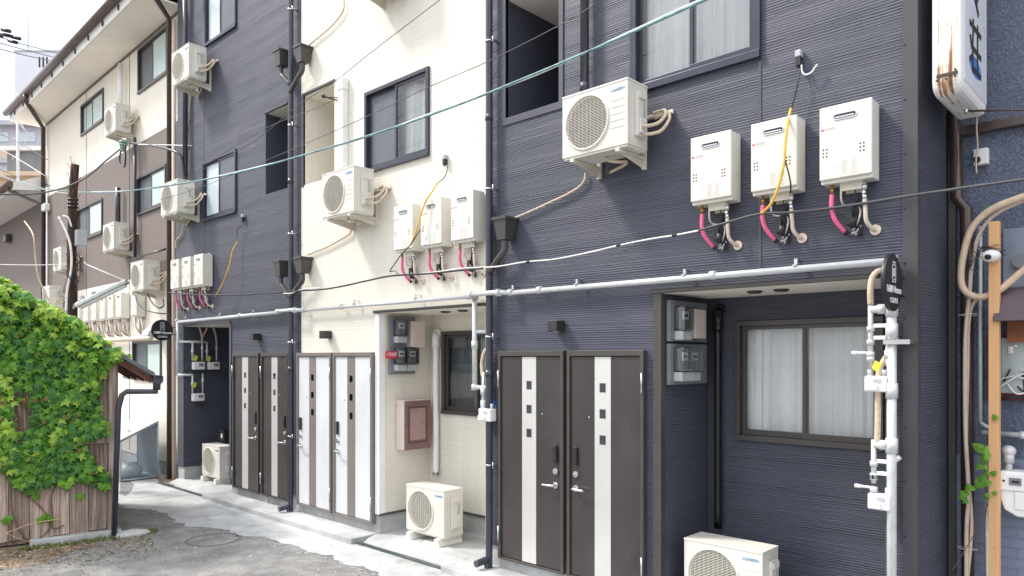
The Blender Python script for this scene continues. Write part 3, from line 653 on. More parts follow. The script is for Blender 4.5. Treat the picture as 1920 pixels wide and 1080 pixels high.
# ------------------------------------------------------------------ gas water heaters
def make_heater(detail=True):
    t = empty('water_heater', (0, 0, 0)); w_, d_, h_ = .34, .175, .53
    m = MB(); m.box(-w_/2+.004, w_/2-.004, -d_+.02, -.012, .006, h_-.004); m.build('casing', M['heater'], t, .004)
    m = MB(); m.box(-w_/2, w_/2, -d_-.004, -d_+.022, .03, h_); m.build('front_cover', M['heater'], t, .008)
    v = MB(); 
    def pill(mb, hw, hh, y0, y1, cz):
        pts = [(hw-hh+hh*math.cos(a), cz+hh*math.sin(a)) for a in [R(-90+18*i) for i in range(11)]]+[(-hw+hh+hh*math.cos(a), cz+hh*math.sin(a)) for a in [R(90+18*i) for i in range(11)]]
        mb.prism(pts, y0, y1, 'y')
    pill(v, .078, .021, -d_-.010, -d_-.003, .445); v.build('exhaust_rim', M['steel'], t)
    v = MB(); pill(v, .070, .014, -d_-.0115, -d_-.009, .447); v.build('exhaust_slot', M['dark'], t)
    v = MB(); pill(v, .062, .005, -d_-.016, -d_-.011, .441); v.build('exhaust_baffle', M['steel'], t)
    for sx in (-.142, .098):
        ds = MB()
        for i in range(2):
            for j in range(3): x = sx+i*.022; z = .19+j*.024; ds.cyl((x, -d_-.0055, z), (x, -d_-.003, z), .0058, 8)
        ds.build('air_hole', M['dark'], t)
    st = MB()
    def q(x0, x1, z0, z1, mb, dy=.0045): mb.poly([(x0, -d_-dy, z0), (x1, -d_-dy, z0), (x1, -d_-dy, z1), (x0, -d_-dy, z1)])
    q(-.155, -.035, .045, .145, st); st.build('rating_label', M['white'], t)
    pr = MB(); random.seed(3)
    for i in range(7):
        q(-.15, -.15+random.uniform(.02, .05), .06+i*.011, .063+i*.011, pr, .005)
    for i in range(5): q(-.085, -.045, .085+i*.009, .090+i*.009, pr, .005)
    pr.build('print', M['inkgrey'], t); pr = MB()
    for i in range(12): q(-.025, -.025+random.uniform(.03, .05), .05+i*.0085, .0525+i*.0085, pr, .005)
    pr.build('print', M['inkgrey'], t); pr = MB()
    for i in range(12): q(.035, .035+random.uniform(.03, .055), .05+i*.0085, .0525+i*.0085, pr, .005)
    pr.build('print', M['inkgrey'], t)
    text('logo', 'NORITZ', .022, (-.105, -d_-.006, .375), (R(90), 0, 0), M['inkgrey'], t, extr=.0005)
    rm = MB(); rm.box(-.156, -.141, -d_-.006, -d_-.004, .367, .382); rm.build('logo_mark', M['red'], t)
    b = MB(); b.box(-.06, .09, -.10, -.095, -.045, .006); b.box(-.05, .05, -.012, 0, -.05, .56); b.build('mounting_plate', M['bracketm'], t)
    p = MB(); p.tube([(-.112, -.10, .01), (-.112, -.10, -.07)], .011, 10, False); p.cyl((-.112, -.1, -.015), (-.112, -.1, -.045), .015, 6); p.build('brass_fitting', M['brass'], t)
    p = MB(); p.tube([(-.112, -.10, -.06), (-.115, -.10, -.16), (-.095, -.08, -.24), (-.05, -.035, -.315)], .016, 10); p.build('hose', M['pink'], t)
    p = MB(); p.tube([(-.05, -.035, -.315), (-.04, -.02, -.33)], .017, 8); p.cyl((.045, -.03, -.315), (.045, -.03, -.35), .012, 8); p.cyl((.02, -.05, -.22), (.0, -.05, -.29), .03, 10); p.box(-.03, .012, -.075, -.03, -.27, -.17)
    p.tube([(.05, -.08, -.10), (.02, -.06, -.17), (.0, -.06, -.22)], .009, 8); p.tube([(.06, -.07, -.09), (.04, -.06, -.2), (.05, -.03, -.32)], .006, 8); p.tube([(.03, -.07, .01), (.03, -.07, -.15), (.015, -.05, -.3)], .004, 6); p.build('cable_bundle', M['black'], t)
    p = MB(); p.tube([(-.055, -.09, .01), (-.055, -.09, -.10), (-.04, -.07, -.14), (.0, -.06, -.15)], .008, 8); p.tube([(.02, -.05, -.14), (.055, -.05, -.18), (.045, -.05, -.25), (.0, -.03, -.315)], .008, 8); p.tube([(-.01, -.02, -.33), (.03, -.03, -.32), (.05, -.02, -.28)], .009, 8)
    p.cyl((0, -.02, -.31), (.03, -.02, -.345), .013, 8); p.build('flexible_pipe', M['galv2'], t)
    p = MB(); p.tube([(.10, -.10, .01), (.10, -.10, -.06)], .013, 10, False); p.cyl((.10, -.1, -.02), (.10, -.1, -.06), .018, 8); p.cyl((.10, -.12, -.075), (.10, -.09, -.075), .012, 8); p.cyl((.10, -.1, -.09), (.10, -.1, -.12), .016, 6); p.build('valve', M['steel'], t)
    p = MB(); p.tube([(.10, -.10, -.11), (.105, -.10, -.2), (.108, -.085, -.27), (.13, -.04, -.315), (.14, .0, -.32)], .014, 10); p.cyl((.14, -.012, -.32), (.14, .0, -.32), .036, 20); p.build('gas_pipe', M['beigepipe'], t)
    return t
M['brass'] = mat('brass', (.45, .25, .08), .35, .8); M['beigepipe'] = mat('beige pipe cover', (.62, .52, .43), .6, var=.08, vs=20); M['galv2'] = mat('corrugated steel', (.55, .52, .50), .35, .6, var=.15, vs=40)
ht_src = make_heater(); HG = 'gas water heaters in rows of three'
def place_heater(loc, label, rz=0, group=HG):
    o = copy_tree(ht_src); o.location = loc; o.rotation_euler = (0, 0, rz); tag(o, label, 'water heater', group); return o
HZ = ZW(1536, 348, -.18)
for px, zz, lb in ((1294.5, HZ, 'left heater of the row of three on the nearest navy wall'), (1407.5, HZ, 'middle heater of the nearest row, crossed by a yellow conduit'), (1536, HZ, 'right heater of the nearest row, beside the navy wall corner')):
    place_heater((XW(px, -.18)+.17, 0, zz), lb)
HZ2 = ZW(788, 467, -.18)
for px, lb in ((738, 'left heater of the three on the cream wall, behind a yellow conduit'), (788.5, 'middle heater of the three on the cream wall'), (845, 'right heater of the three on the cream wall, next to the downpipe')):
    place_heater((XW(px, -.18)+.17, 0, HZ2), lb)
HZ3 = ZW(363, 539, -.18)
for px, lb in ((319.5, 'left heater of the three on the far navy wall'), (340.5, 'middle heater of the three on the far navy wall'), (363, 'right heater of the three on the far navy wall')):
    place_heater((XW(px, -.18)+.17, 0, HZ3), lb)
# ------------------------------------------------------------------ gas pipe along the facade
def conn(mb, p, r=.036, l=.05, ax='x'):
    d = {'x': Vector((1, 0, 0)), 'y': Vector((0, 1, 0)), 'z': Vector((0, 0, 1))}[ax]*l/2; p = Vector(p); mb.cyl(p-d, p+d, r, 14)
PR_ = .026; PY = -.07; PZ = 2.835; gp = empty('gas_pipe', (-7, 0, PZ), label='long grey pipe running along all three houses above the doors', cat='gas pipe')
g = MB(); xl = XW(333, PY); xr_ = XW(1664, PY); xd = XW(545, PY)
g.tube([(xl, PY, PZ-.02), (xd-.32, PY, PZ)], PR_, 12, False); g.tube([(xd-.32, PY, PZ), (xd-.22, PY-.07, PZ+.01), (xd+.22, PY-.07, PZ+.01), (xd+.34, PY, PZ)], PR_, 12, False)
x2 = XW(917, PY); g.tube([(xd+.34, PY, PZ), (x2-.28, PY, PZ)], PR_*.8, 12, False); g.tube([(x2-.28, PY, PZ), (x2-.2, PY-.07, PZ+.01), (x2+.2, PY-.07, PZ+.01), (x2+.3, PY, PZ)], PR_, 12, False); g.tube([(x2+.3, PY, PZ), (xr_, PY, PZ)], PR_, 12, False)
g.build('pipe_run', M['galv'], gp).location = -gp.location
g = MB()
for x in (xl, xd-.32, xd-.22, xd+.22, xd+.34, x2-.28, x2-.2, x2+.2, x2+.3, -4.55, -2.75, -7.9, -10.6): conn(g, (x, PY-(.07 if abs(x-xd) < .25 or abs(x-x2) < .22 else 0), PZ+.005))
g.build('fitting', M['galv'], gp).location = -gp.location
for x in (-12.6, -11.3, -10.2, -7.6, -6.4, -4.9, -4.1, -3.0, -2.1):
    k = MB(); k.box(x-.012, x+.012, PY-.03, PY+.03, PZ+.02, PZ+.032); k.box(x-.012, x+.012, PY-.004, PY+.004, PZ+.03, PZ+.075); k.box(x-.010, x+.010, PY, 0, PZ+.065, PZ+.072); k.build('pipe_clamp', M['steel'], gp).location = -gp.location
# vertical pipe and meters at the right
vp = empty('gas_riser', (XW(1672, -.09), -.09, 0), label='thick grey standpipe with meters in front of the nearest porch window', cat='gas pipe')
vx, vy = vp.location.x, vp.location.y
g = MB(); g.cyl((0, 0, 0), (0, 0, PZ), .030, 16); g.cyl((0, 0, PZ-.03), (0, 0, PZ+.03), .036, 16)
for z in (2.52, 2.37, 1.98, 1.62): g.cyl((0, 0, z-.05), (0, 0, z+.05), .038, 16)
g.build('riser_pipe', M['galv'], vp)
g = MB(); g.box(-.04, .12, -.045, -.03, 2.285, 2.315); g.box(.03, .12, -.03, .09, 2.29, 2.31); g.build('pipe_clamp', M['steel'], vp)
def gasmeter(par, x, y, z, s=1, facing='y'):
    m = MB(); m.box(x-.085*s, x+.085*s, y-.05*s, y+.05*s, z, z+.13*s); o = m.build('gas_meter', M['white'], par, .012)
    m = MB(); m.box(x-.015*s, x+.045*s, y-.055*s, y-.05*s, z+.075*s, z+.105*s); m.build('meter_dial', M['greylt'], o); m = MB(); m.box(x-.07*s, x+.02*s, y-.075*s, y-.05*s, z+.012*s, z+.06*s); m.build('meter_cover', M['white'], o, .006)
    for u in (-.055, .055): m = MB(); m.cyl((x+u*s, y, z+.13*s), (x+u*s, y, z+.18*s), .02*s, 10); m.build('coupling', M['galv'], o)
    return o
# two side branches in front of the window
def branch(zt, zm, dx, hs):
    g = MB(); g.tube([(0, 0, zt), (dx, 0, zt)], .026, 12, False); conn(g, (dx*.45, 0, zt), .033, .05, 'x'); g.tube([(dx, 0, zt+.03), (dx, 0, zm+.17)], .017, 12, False)
    for z in (zt-.13, zt-.22, zt-.3, zm+.22): conn(g, (dx, 0, z), .025, .035, 'z')
    g.tube([(dx+.11, 0, zm+.17), (dx+.11, 0, zm+.30), (dx+.16, .0, zm+.36)], .017, 12); conn(g, (dx+.11, 0, zm+.25), .026, .05, 'z'); g.build('branch_pipe', M['galv'], vp)
    k = MB(); k.tube([(dx-.10, -.0, zt-.29), (dx, 0, zt-.29)], .009, 8, False); k.cyl((dx-.12, 0, zt-.29), (dx-.08, 0, zt-.29), .013, 8); k.build('valve_lever', M['white'], vp)
    for z in (zt-.11, zt-.19): k = MB(); k.box(dx+.02, dx+.12, -.012, .012, z-.013, z+.013); k.build('label_plate', M['white'], vp, .004)
    gasmeter(vp, dx+.04, 0, zm, .82)
branch(2.52, 1.97, -.13, 0); branch(1.62, 1.19, -.11, 0)
g = MB(); g.tube([(-.13, 0, 2.55), (-.13, 0, 2.68), (-.11, .02, 2.76), (-.04, .05, 2.80), (.0, .08, 2.80)], .02, 10); g.tube([(.0, .03, 2.25), (-.04, .02, 2.20), (-.08, 0, 2.08), (-.085, 0, 1.80), (-.09, 0, 1.62)], .02, 10); g.build('insulated_pipe', M['beige'], vp)
g = MB(); g.poly([(-.11, -.05, 2.13), (-.075, -.05, 2.10), (-.045, -.045, 2.16), (-.09, -.045, 2.18)]); g.build('yellow_tag', M['tag'], vp)
# far end pipes and meters in the dark porch, on its left wall
fx = XW(345)+.005; fp = empty('gas_riser', (fx, 0, 1.4), label='pale grey pipes with three white meters inside the far dark porch', cat='gas pipe')
def fpt(px, py, off=.09): v = PX(px, py, fx+off); return (v[0]-fx, v[1], v[2]-1.4)
g = MB(); cx0 = XW(333, PY)-fx
g.tube([(cx0, PY, PZ-.02-1.4), (cx0, PY, ZW(333, 704, PY)-1.4), ], .026, 12, False); zz1 = ZW(333, 641, PY)-1.4; zz2 = ZW(333, 703, PY)-1.4
a = fpt(388, 641); b = fpt(361, 641); c_ = fpt(361, 703)
g.tube([(cx0, PY, zz1), (cx0+.05, PY, zz1), (b[0], b[1], zz1), (a[0], a[1], zz1)], .022, 10, False); g.tube([(cx0, PY, zz2), (cx0+.05, PY, zz2), (c_[0], c_[1], zz2)], .022, 10, False)
for (px, y0, y1) in ((361, 641, 676), (388, 641, 676), (361, 703, 737)): p, q = fpt(px, y0), fpt(px, y1); p = (p[0], p[1], zz1 if y0 < 700 else zz2); g.tube([p, q], .017, 10, False); conn(g, Vector(p).lerp(Vector(q), .5), .027, .06, 'z')
for (px, y0, y1) in ((379, 640, 676), (406, 640, 676), (380, 700, 737)): p, q = fpt(px, y0), fpt(px, y1); g.tube([p, q], .014, 10, False); conn(g, Vector(p).lerp(Vector(q), .35), .024, .05, 'z')
g.build('branch_pipe', M['galv'], fp)
g = MB(); g.tube([fpt(379, 640), fpt(378, 628), fpt(374, 613, .12)], .018, 8); g.tube([fpt(379, 632), fpt(386, 620), fpt(388, 613, .12)], .018, 8); g.tube([fpt(406, 640), fpt(404, 626), fpt(399, 613, .12)], .018, 8); g.build('insulated_pipe', M['beige'], fp)
for (px, py) in ((372, 686), (400, 686), (371, 745)):
    v = fpt(px, py); m = MB(); m.box(v[0]-.05, v[0]+.05, v[1]-.10, v[1]+.10, v[2]-.065, v[2]+.07); o = m.build('gas_meter', M['white'], fp, .014)
    m = MB(); m.box(v[0]+.05, v[0]+.06, v[1]-.01, v[1]+.07, v[2]-.005, v[2]+.045); m.build('meter_dial', M['grey'], o)
for (px, py) in ((366, 671), (391, 672), (364, 721)):
    v = fpt(px, py, .14); m = MB(); m.poly([(v[0], v[1]-.05, v[2]-.03), (v[0]+.01, v[1]+.01, v[2]-.06), (v[0], v[1]+.05, v[2]+.02), (v[0]+.01, v[1]-.01, v[2]+.055)]); m.build('yellow_tag', M['tag'], fp)
# pipes in front of the cream porch window
cp = empty('gas_riser', (XW(890, PY), PY, 2), label='grey pipe dropping in front of the cream porch window to a hidden meter', cat='gas pipe')
g = MB(); zb = ZW(890, 726, PY)-2; g.tube([(0, 0, PZ-2), (0, 0, zb)], .026, 12, False); conn(g, (0, 0, .33), .034, .08, 'z'); conn(g, (0, 0, zb), .034, .06, 'z'); g.tube([(0, 0, zb), (.22, 0, zb)], .022, 12, False); g.tube([(0, 0, ZW(890, 622, PY)-2), (.22, .2, ZW(890, 622, PY)-2)], .022, 12, False); conn(g, (0, 0, PZ-2), .04, .06, 'z')
g.tube([(.13, 0, .05), (.13, 0, -.42)], .017, 10, False); conn(g, (.13, 0, -.15), .03, .07, 'z'); conn(g, (.13, 0, -.3), .03, .12, 'z'); g.build('riser_pipe', M['galv'], cp)
g = MB(); g.tube([(.12, 0, .0), (.11, 0, .14), (.15, 0, .26), (.2, .02, .3)], .02, 10); g.build('insulated_pipe', M['beige'], cp)
gasmeter(cp, .19, 0, -.45)
# ------------------------------------------------------------------ electric meters on the left walls of the porches (planes facing +x)
def emeter(par, x, y, z, w_=.145, h_=.18):
    """x = wall side, faces +x"""
    m = MB(); m.box(x, x+.06, y+.01, y+w_-.01, z, z+h_); o = m.build('meter', M['grey'], par, .006)
    m = MB(); m.box(x+.06, x+.072, y+.03, y+w_-.03, z+.075, z+.145); m.build('display', M['white'], o)
    m = MB(); m.box(x+.072, x+.074, y+.045, y+w_-.045, z+.10, z+.12); m.build('digits', M['ink'], o)
    m = MB(); m.box(x+.002, x+.105, y-.006, y+w_+.006, z-.015, z+h_+.006); m.build('clear_cover', M['clear'], o, .005)
    m = MB(); m.prism([(y-.005, z-.10), (y+w_+.005, z-.10), (y+w_+.005, z-.02), (y-.005, z-.02)], x, x+.085, 'x'); m.build('terminal_cover', M['greylt'], o, .01)
def board(par, y0, y1, z0, z1, m='grey'): MB().box(0, .035, y0, y1, z0, z1).build('backboard', M[m], par, .006)
wx = XW(1240)+.008; eb = empty('electric_meter_board', (wx, .4, 2.3), label='upper and lower grey meter boards on the navy wall of the nearest porch', cat='electric meter')
def loc(px, py, off=.02): v = PX(px, py, wx+off); return v[1]-.4, v[2]-2.3
y0, z1 = loc(1253, 562); y1, z0 = loc(1318, 640); board(eb, y0, y1+.05, z0-.01, z1); _, z3 = loc(1253, 644); _, z4 = loc(1253, 722); board(eb, y0, y1+.05, z4, z3)
emeter(eb, .035, y0+.07, z1-.24); emeter(eb, .035, y0+.06, z3-.22); emeter(eb, .035, y0+.225, z3-.22)
m = MB(); m.box(.035, .12, y0+.27, y0+.46, z0+.02, z1-.07); m.build('breaker_box', M['pinkpl'], eb, .006)
wx2 = XW(712)+.008; ec = empty('electric_meter_board', (wx2, .4, 2.3), label='grey meter board with three meters and a red label in the cream porch', cat='electric meter')
def loc2(px, py, off=.02): v = PX(px, py, wx2+off); return v[1]-.4, v[2]-2.3
y0, z1 = loc2(729, 592); _, z4 = loc2(729, 702); y1, _ = loc2(792, 600); board(ec, y0, y0+.40, z4, z1)
hh = z1-z4
emeter(ec, .035, y0+.06, z1-.23); emeter(ec, .035, y0+.06, z4+.14); emeter(ec, .035, y0+.23, z4+.14)
m = MB(); m.box(.035, .14, y0+.26, y0+.47, z1-.38, z1-.06); m.build('breaker_box', M['pinkpl'], ec, .006)
m = MB(); ry, rz_ = loc2(724, 665, .09); m.box(.10, .105, ry-.02, ry+.17, rz_-.045, rz_+.04); rl = m.build('red_label', M['red'], ec)
text('label_writing', '火気厳禁', .05, (.107, ry+.075, rz_), (R(90), 0, R(90)), M['white'], rl, extr=.0005, sx=.85)
# pinkish box
M['rimdk'] = mat('dark maroon rim', (.13, .06, .06), .5)
pb = empty('utility_box', (wx2, .3, 1.4), label='faded pink utility box with small window on the cream porch side wall', cat='utility box')
v0 = PX(742, 750, wx2); v1 = PX(742, 843, wx2); ya = v0[1]-.3; yb_ = ya+.42; za, zb = v1[2]-1.4, v0[2]-1.4
MB().box(0, .15, ya, yb_, za, zb).build('cabinet', M['pinkpl'], pb, .01); MB().box(.15, .168, ya+.015, yb_, za, zb-.01).build('cabinet_door', M['pinkbox'], pb, .006)
MB().box(.168, .173, ya+.09, yb_-.09, za+.12, zb-.10).build('viewing_window', mat('frosted pinkish pane', (.36, .24, .22), .25, var=.1, vs=6), pb, .01); MB().box(.168, .185, ya+.02, ya+.05, za+.2, za+.28).build('latch', M['pinkbox'], pb)
m = MB(); zz = zb-.10
m.box(.168, .176, ya+.06, yb_-.06, zz, zz+.02); m.box(.168, .176, ya+.06, ya+.075, za+.1, zz); m.box(.168, .176, yb_-.075, yb_-.06, za+.1, zz); m.box(.168, .176, ya+.06, yb_-.06, za+.08, za+.1); m.build('window_rim', M['rimdk'], pb, .003)
# black meter box in the far porch, on the unit
m = MB(); v = PX(424, 812, XW(433)-.3); bb = empty('control_box', (XW(424, .5), .5, ZW(424, 825, .5)), label='small black box on top of the far porch outdoor unit', cat='control box')
MB().box(-.12, .12, -.1, .1, 0, .17).build('box_body', M['black'], bb, .006); MB().box(-.14, .14, -.12, .12, .17, .185).build('lid', M['black'], bb, .003); MB().box(.02, .07, -.103, -.1, .05, .12).build('display', M['whitewire'], bb)
# ------------------------------------------------------------------ round signs
def disc_sign(px, Y, zc, label, bx):
    X = XW(px, Y); t = empty('hanging_sign', (X, Y, zc), label=label, cat='sign', group=None); r = .182
    m = MB(); m.cyl((-.012, 0, 0), (.012, 0, 0), r, 48); m.build('disc', M['signblk'], t, .002)
    text('sign_writing', '1688 House', .062, (.0135, 0, -.045), (R(90), 0, R(90)), M['signwh'], t, extr=.0008, bold=.0012)
    text('sign_writing', 'OSAKA', .05, (.0135, 0, -.115), (R(90), 0, R(90)), M['signwh'], t, extr=.0008)
    k = MB(); x = .013
    def ln(ya, za, yb, zb, w_=.004): k.box(x, x+.002, min(ya, yb)-w_/2, max(ya, yb)+w_/2, min(za, zb)-w_/2, max(za, zb)+w_/2)
    ln(-.035, .02, .035, .02); ln(-.035, .11, .035, .11); ln(-.035, .02, -.035, .11); ln(.035, .02, .035, .11)
    for yy in (-.014, 0, .014): ln(yy, .04, yy, .09)
    ln(-.018, .11, -.018, .128); ln(.018, .11, .018, .128); ln(-.03, .13, .03, .13, .005); ln(-.024, .02, -.024, .008); ln(.024, .02, .024, .008); ln(-.032, .004, -.016, .004, .006); ln(.016, .004, .032, .004, .006)
    k.build('suitcase_emblem', M['signwh'], t)
    b_ = MB()
    for z in (-.07, .05): b_.cyl((0, r*.85, z), (0, -Y, z), .007, 8)
    b_.build('bracket', M['black'], t)
M['signblk'] = mat('sign black', (.012, .013, .018), .4); M['signwh'] = mat('sign white', (.85, .85, .85), .5)
disc_sign(1672, -.27, ZW(1672, 530, -.27), 'round black 1688 House sign at the near end of the navy wall', None)
disc_sign(304, -.30, ZW(304, 619, -.30), 'round black 1688 House sign far away beside the heaters', None)
# blue address plate
t = empty('address_plate', (XW(928), -.006, ZW(928, 764)), label='tiny blue address plate beside the downpipe and door', cat='sign'); MB().box(-.03, .03, 0, .004, -.085, .085).build('plate', M['blue'], t, .001)
text('plate_writing', '5-2', .034, (0, -.002, -.05), (R(90), 0, 0), M['signwh'], t, extr=.0005); text('plate_writing', '5', .03, (-.012, -.002, .05), (R(90), 0, 0), M['signwh'], t, extr=.0005); text('plate_writing', '丁目', .026, (0, -.002, .01), (R(90), 0, 0), M['signwh'], t, extr=.0005)
# ================================================================== brown and cream block at the far left
M['br_trim'] = mat('brown metal', (.12, .085, .075), .4, .1, var=.15); M['fascia'] = mat('white fascia', (.78, .75, .72), .6, var=.06, dirt=(.5, .42, .36, .4), dirt_s=1.5)
bb_ = empty('apartment_block', BO, -BA, 'three storey block clad in cream and brown boards beyond the navy house', 'apartment block')
xw = XB(86); ZT = ZB(322, 32); zu = ZB(88, 370); zl = ZB(244, 524); XR_ = -.02
bw = {'3a': (XB(153), XB(195), ZB(153, 257), ZB(153, 199)), '3b': (XB(260), XB(260)+1.55, ZB(260, 178), ZB(260, 94)), '2a': (XB(145), XB(193), ZB(193, 438), ZB(193, 371)), '2b': (XB(258), XB(258)+1.55, ZB(258, 406), ZB(258, 334)), '1': (XB(250), XB(250)+1.55, ZB(250, 712), ZB(250, 640))}
hol = list(bw.values())
for z0, z1, mm in ((.25, zl, 'cream2'), (zl, zu, 'brown'), (zu, ZT, 'cream2')):
    m = MB(); gridwall(m, xw, XR_, z0, z1, [(h[0], h[1], max(h[2], z0), min(h[3], z1)) for h in hol if h[3] > z0 and h[2] < z1])
    m.poly([(xw, 0, z0), (xw, 0, z1), (xw, 6, z1), (xw, 6, z0)]); m.poly([(XR_, 0, z0), (XR_, 6, z0), (XR_, 6, z1), (XR_, 0, z1)]); m.poly([(xw, 6, z0), (xw, 6, z1), (XR_, 6, z1), (XR_, 6, z0)])
    for h in hol:
        if z0 < (h[2]+h[3])/2 < z1: reveal(m, h, 0, .1)
    m.build('wall', M[mm], bb_)
for k, h in bw.items(): window(bb_, *h, 0, M['bronze'], M['screen'] if k in ('3b', '2b', '1', '2a') else M['frost'], M['frost'], curtain=False, proud=.03)
MB().box(xw, XR_, .02, 6, -.05, .25).build('foundation', M['conc'], bb_)
OH = .72; m = MB(); m.box(xw-.35, XR_+.0, -OH, 0, ZT, ZT+.03); m.build('soffit', M['soffit'], bb_)
m = MB(); m.box(xw-.36, XR_+.0, -OH-.03, -OH, ZT-.02, ZT+.24); m.build('fascia', M['fascia'], bb_)
m = MB(); m.prism([(-OH-.05, ZT+.24), (6, ZT+.24), (6, ZT+1.5), (3, ZT+1.5)], xw-.4, XR_+.05, 'x'); m.build('roof', M['br_trim'], bb_)
m = MB(); m.cyl((xw-.42, -OH-.10, ZT+.21), (XR_+.05, -OH-.10, ZT+.21), .075, 14); gt = m.build('gutter', M['br_trim'], bb_)
for i in range(11):
    x = xw+.3+i*(XR_-xw-.4)/10; MB().box(x-.012, x+.012, -OH-.06, -OH-.03, ZT+.02, ZT+.12).build('gutter_bracket', M['bronze'], gt)
m = MB(); m.box(xw, XR_, -.02, 0, ZT-.05, ZT).build('eave_trim', M['br_trim'], bb_)
def bpipe(px, pts, r, mm, name='downpipe'):
    m = MB(); m.tube(pts, r, 12, False); return m.build(name, M[mm], bb_)
xp = XB(318, -.12); bpipe(0, [(XB(271, -OH-.1), -OH-.1, ZT+.18), (XB(271, -OH-.1), -OH-.1, ZT+.0), (xp, -.12, ZB(318, 38, -.12)), (xp, -.12, .0)], .05, 'pipe_br')
xp = XB(81, -.1); bpipe(0, [(XB(48, -OH-.1), -OH-.1, ZT+.15), (XB(48, -OH-.1), -OH-.1, ZT+.02), (xp, -.1, ZB(81, 240, -.1)), (xp, -.1, .0)], .055, 'pipe_br')
bpipe(0, [(XB(88, -.08), -.08, zu+.2), (XB(88, -.08), -.08, .3)], .02, 'white', 'conduit')
bpipe(0, [(XB(326, -.1), -.1, ZT-.2), (XB(326, -.1), -.1, 0)], .035, 'beigepipe', 'conduit')
bpipe(0, [(XB(253, -.08), -.08, ZB(253, 258, -.08)), (XB(253, -.08), -.08, ZB(253, 482, -.08))], .03, 'pipe_dk', 'conduit')
bpipe(0, [(XB(226, -.1), -.1, ZB(226, 120, -.1)), (XB(226, -.1), -.1, ZB(226, 203, -.1))], .05, 'white', 'pipe_cover')
bpipe(0, [(XB(221, -.1), -.1, ZB(221, 352, -.1)), (XB(221, -.1), -.1, ZB(221, 420, -.1))], .05, 'pipe_dk', 'vent_pipe')
bpipe(0, [(XB(250, -.1), -.1, ZB(250, 485, -.1)), (XB(310, -.1), -.1, ZB(310, 467, -.1))], .02, 'pipe_br', 'conduit')
for px in (162, 243): m = MB(); m.box(XB(px)-.008, XB(px)+.008, -.006, .002, .3, ZT); m.build('panel_joint', M['trimdk'], bb_)
m = MB(); m.prism([(-.34, .0), (0, .0), (0, .26), (-.12, .26), (-.30, .10)], 0, .36, 'x'); o = m.build('vent_hood', M['greylt'], bb_, .01); o.location = (XB(268, -.3), -.005, ZB(285, 632))
m = MB(); m.box(-.16, .16, -.16, 0, -.10, .10); o = m.build('vent_hood', M['white'], bb_, .04); o.location = (XB(93), -.005, ZB(93, 390))
# outdoor units and heaters on it
BG = 'outdoor units on the brown and cream block'
def bac(px, py, lab, Y=-.40):
    p = BM @ Vector((XB(px, Y)+.3375, Y+.142, ZB(px, py, Y)-.55)); place_ac(p, lab, BG, -BA)
bac(196, 207, 'outdoor unit high on the cream upper wall between the two top windows of the block')
bac(193, 423, 'outdoor unit halfway up the brown wall, under the dark vent pipe')
bac(245, 493, 'outdoor unit low on the brown wall beside the brown downpipe, behind the street light end')
bac(100, 467, 'outdoor unit on the brown wall partly behind the wooden pole')
bac(79, 538, 'outdoor unit just above the top of the ivy')
def plain_hose(h):
    for c_ in h.children:
        if c_.name.startswith('hose'): c_.material_slots[0].link = 'OBJECT'; c_.material_slots[0].material = M['beigepipe']
for i, px in enumerate((141, 156, 171, 187, 202, 217)):
    p = BM @ Vector((XB(px, -.18)+.17, -.005, ZB(px, 606-(px-141)*.05, -.18))); p[2] = ZB(217, 598, -.18)
    hh_ = place_heater(p, ('first', 'second', 'third', 'fourth', 'fifth', 'sixth')[i]+' heater from the left in the far row under the street light', -BA, 'heaters in the long far row'); plain_hose(hh_)
p = BM @ Vector((XB(245, -.18)+.17, -.005, ZB(217, 598, -.18))); plain_hose(place_heater(p, 'far heater standing apart at the right end of the long row', -BA, 'heaters in the long far row'))
m = MB(); m.tube([(XB(150, -.1), -.1, ZB(280, 634, -.1)), (XB(283, -.1), -.1, ZB(280, 634, -.1)), (XB(290, -.1), -.1, ZB(280, 634, -.1)+.12)], .045, 10, False); m.build('insulated_pipe', M['beigepipe'], bb_)
# lower annex beyond
ax = empty('annex_house', (BM @ Vector((xw-.1, 0, 0))), -BA, 'low brown annex with white eaves at the far left edge', 'house')
def AL(px, py, Y): return XB(px, Y)-(xw-.1), ZB(px, py, Y)
x0, zt = AL(6, 430, .3); _, zt = AL(78, 378, .3)
m = MB(); m.box(x0-3, -.02, .3, 5, 0, zt).build('wall', M['brown'], ax)
m = MB(); m.prism([(-.75, zt-.12), (.3, zt), (5.2, zt+.1), (5.2, zt+1.5), (2.5, zt+1.5), (-.75, zt+.06)], x0-3, .15, 'x'); m.build('roof', M['fascia'], ax)
m = MB(); m.cyl((x0-3, -.82, zt+.02), (.15, -.82, zt+.02), .08, 12); m.tube([(-.1, -.82, zt), (-.1, -.82, zt-.1), (.3, .15, zt-.55), (.3, .15, 0)], .05, 10, False); m.build('gutter', M['br_trim'], ax)
m = MB(); m.box(x0+.9, x0+1.3, .12, .3, zt-.75, zt-.5).build('vent_hood', M['bronze'], ax, .03)
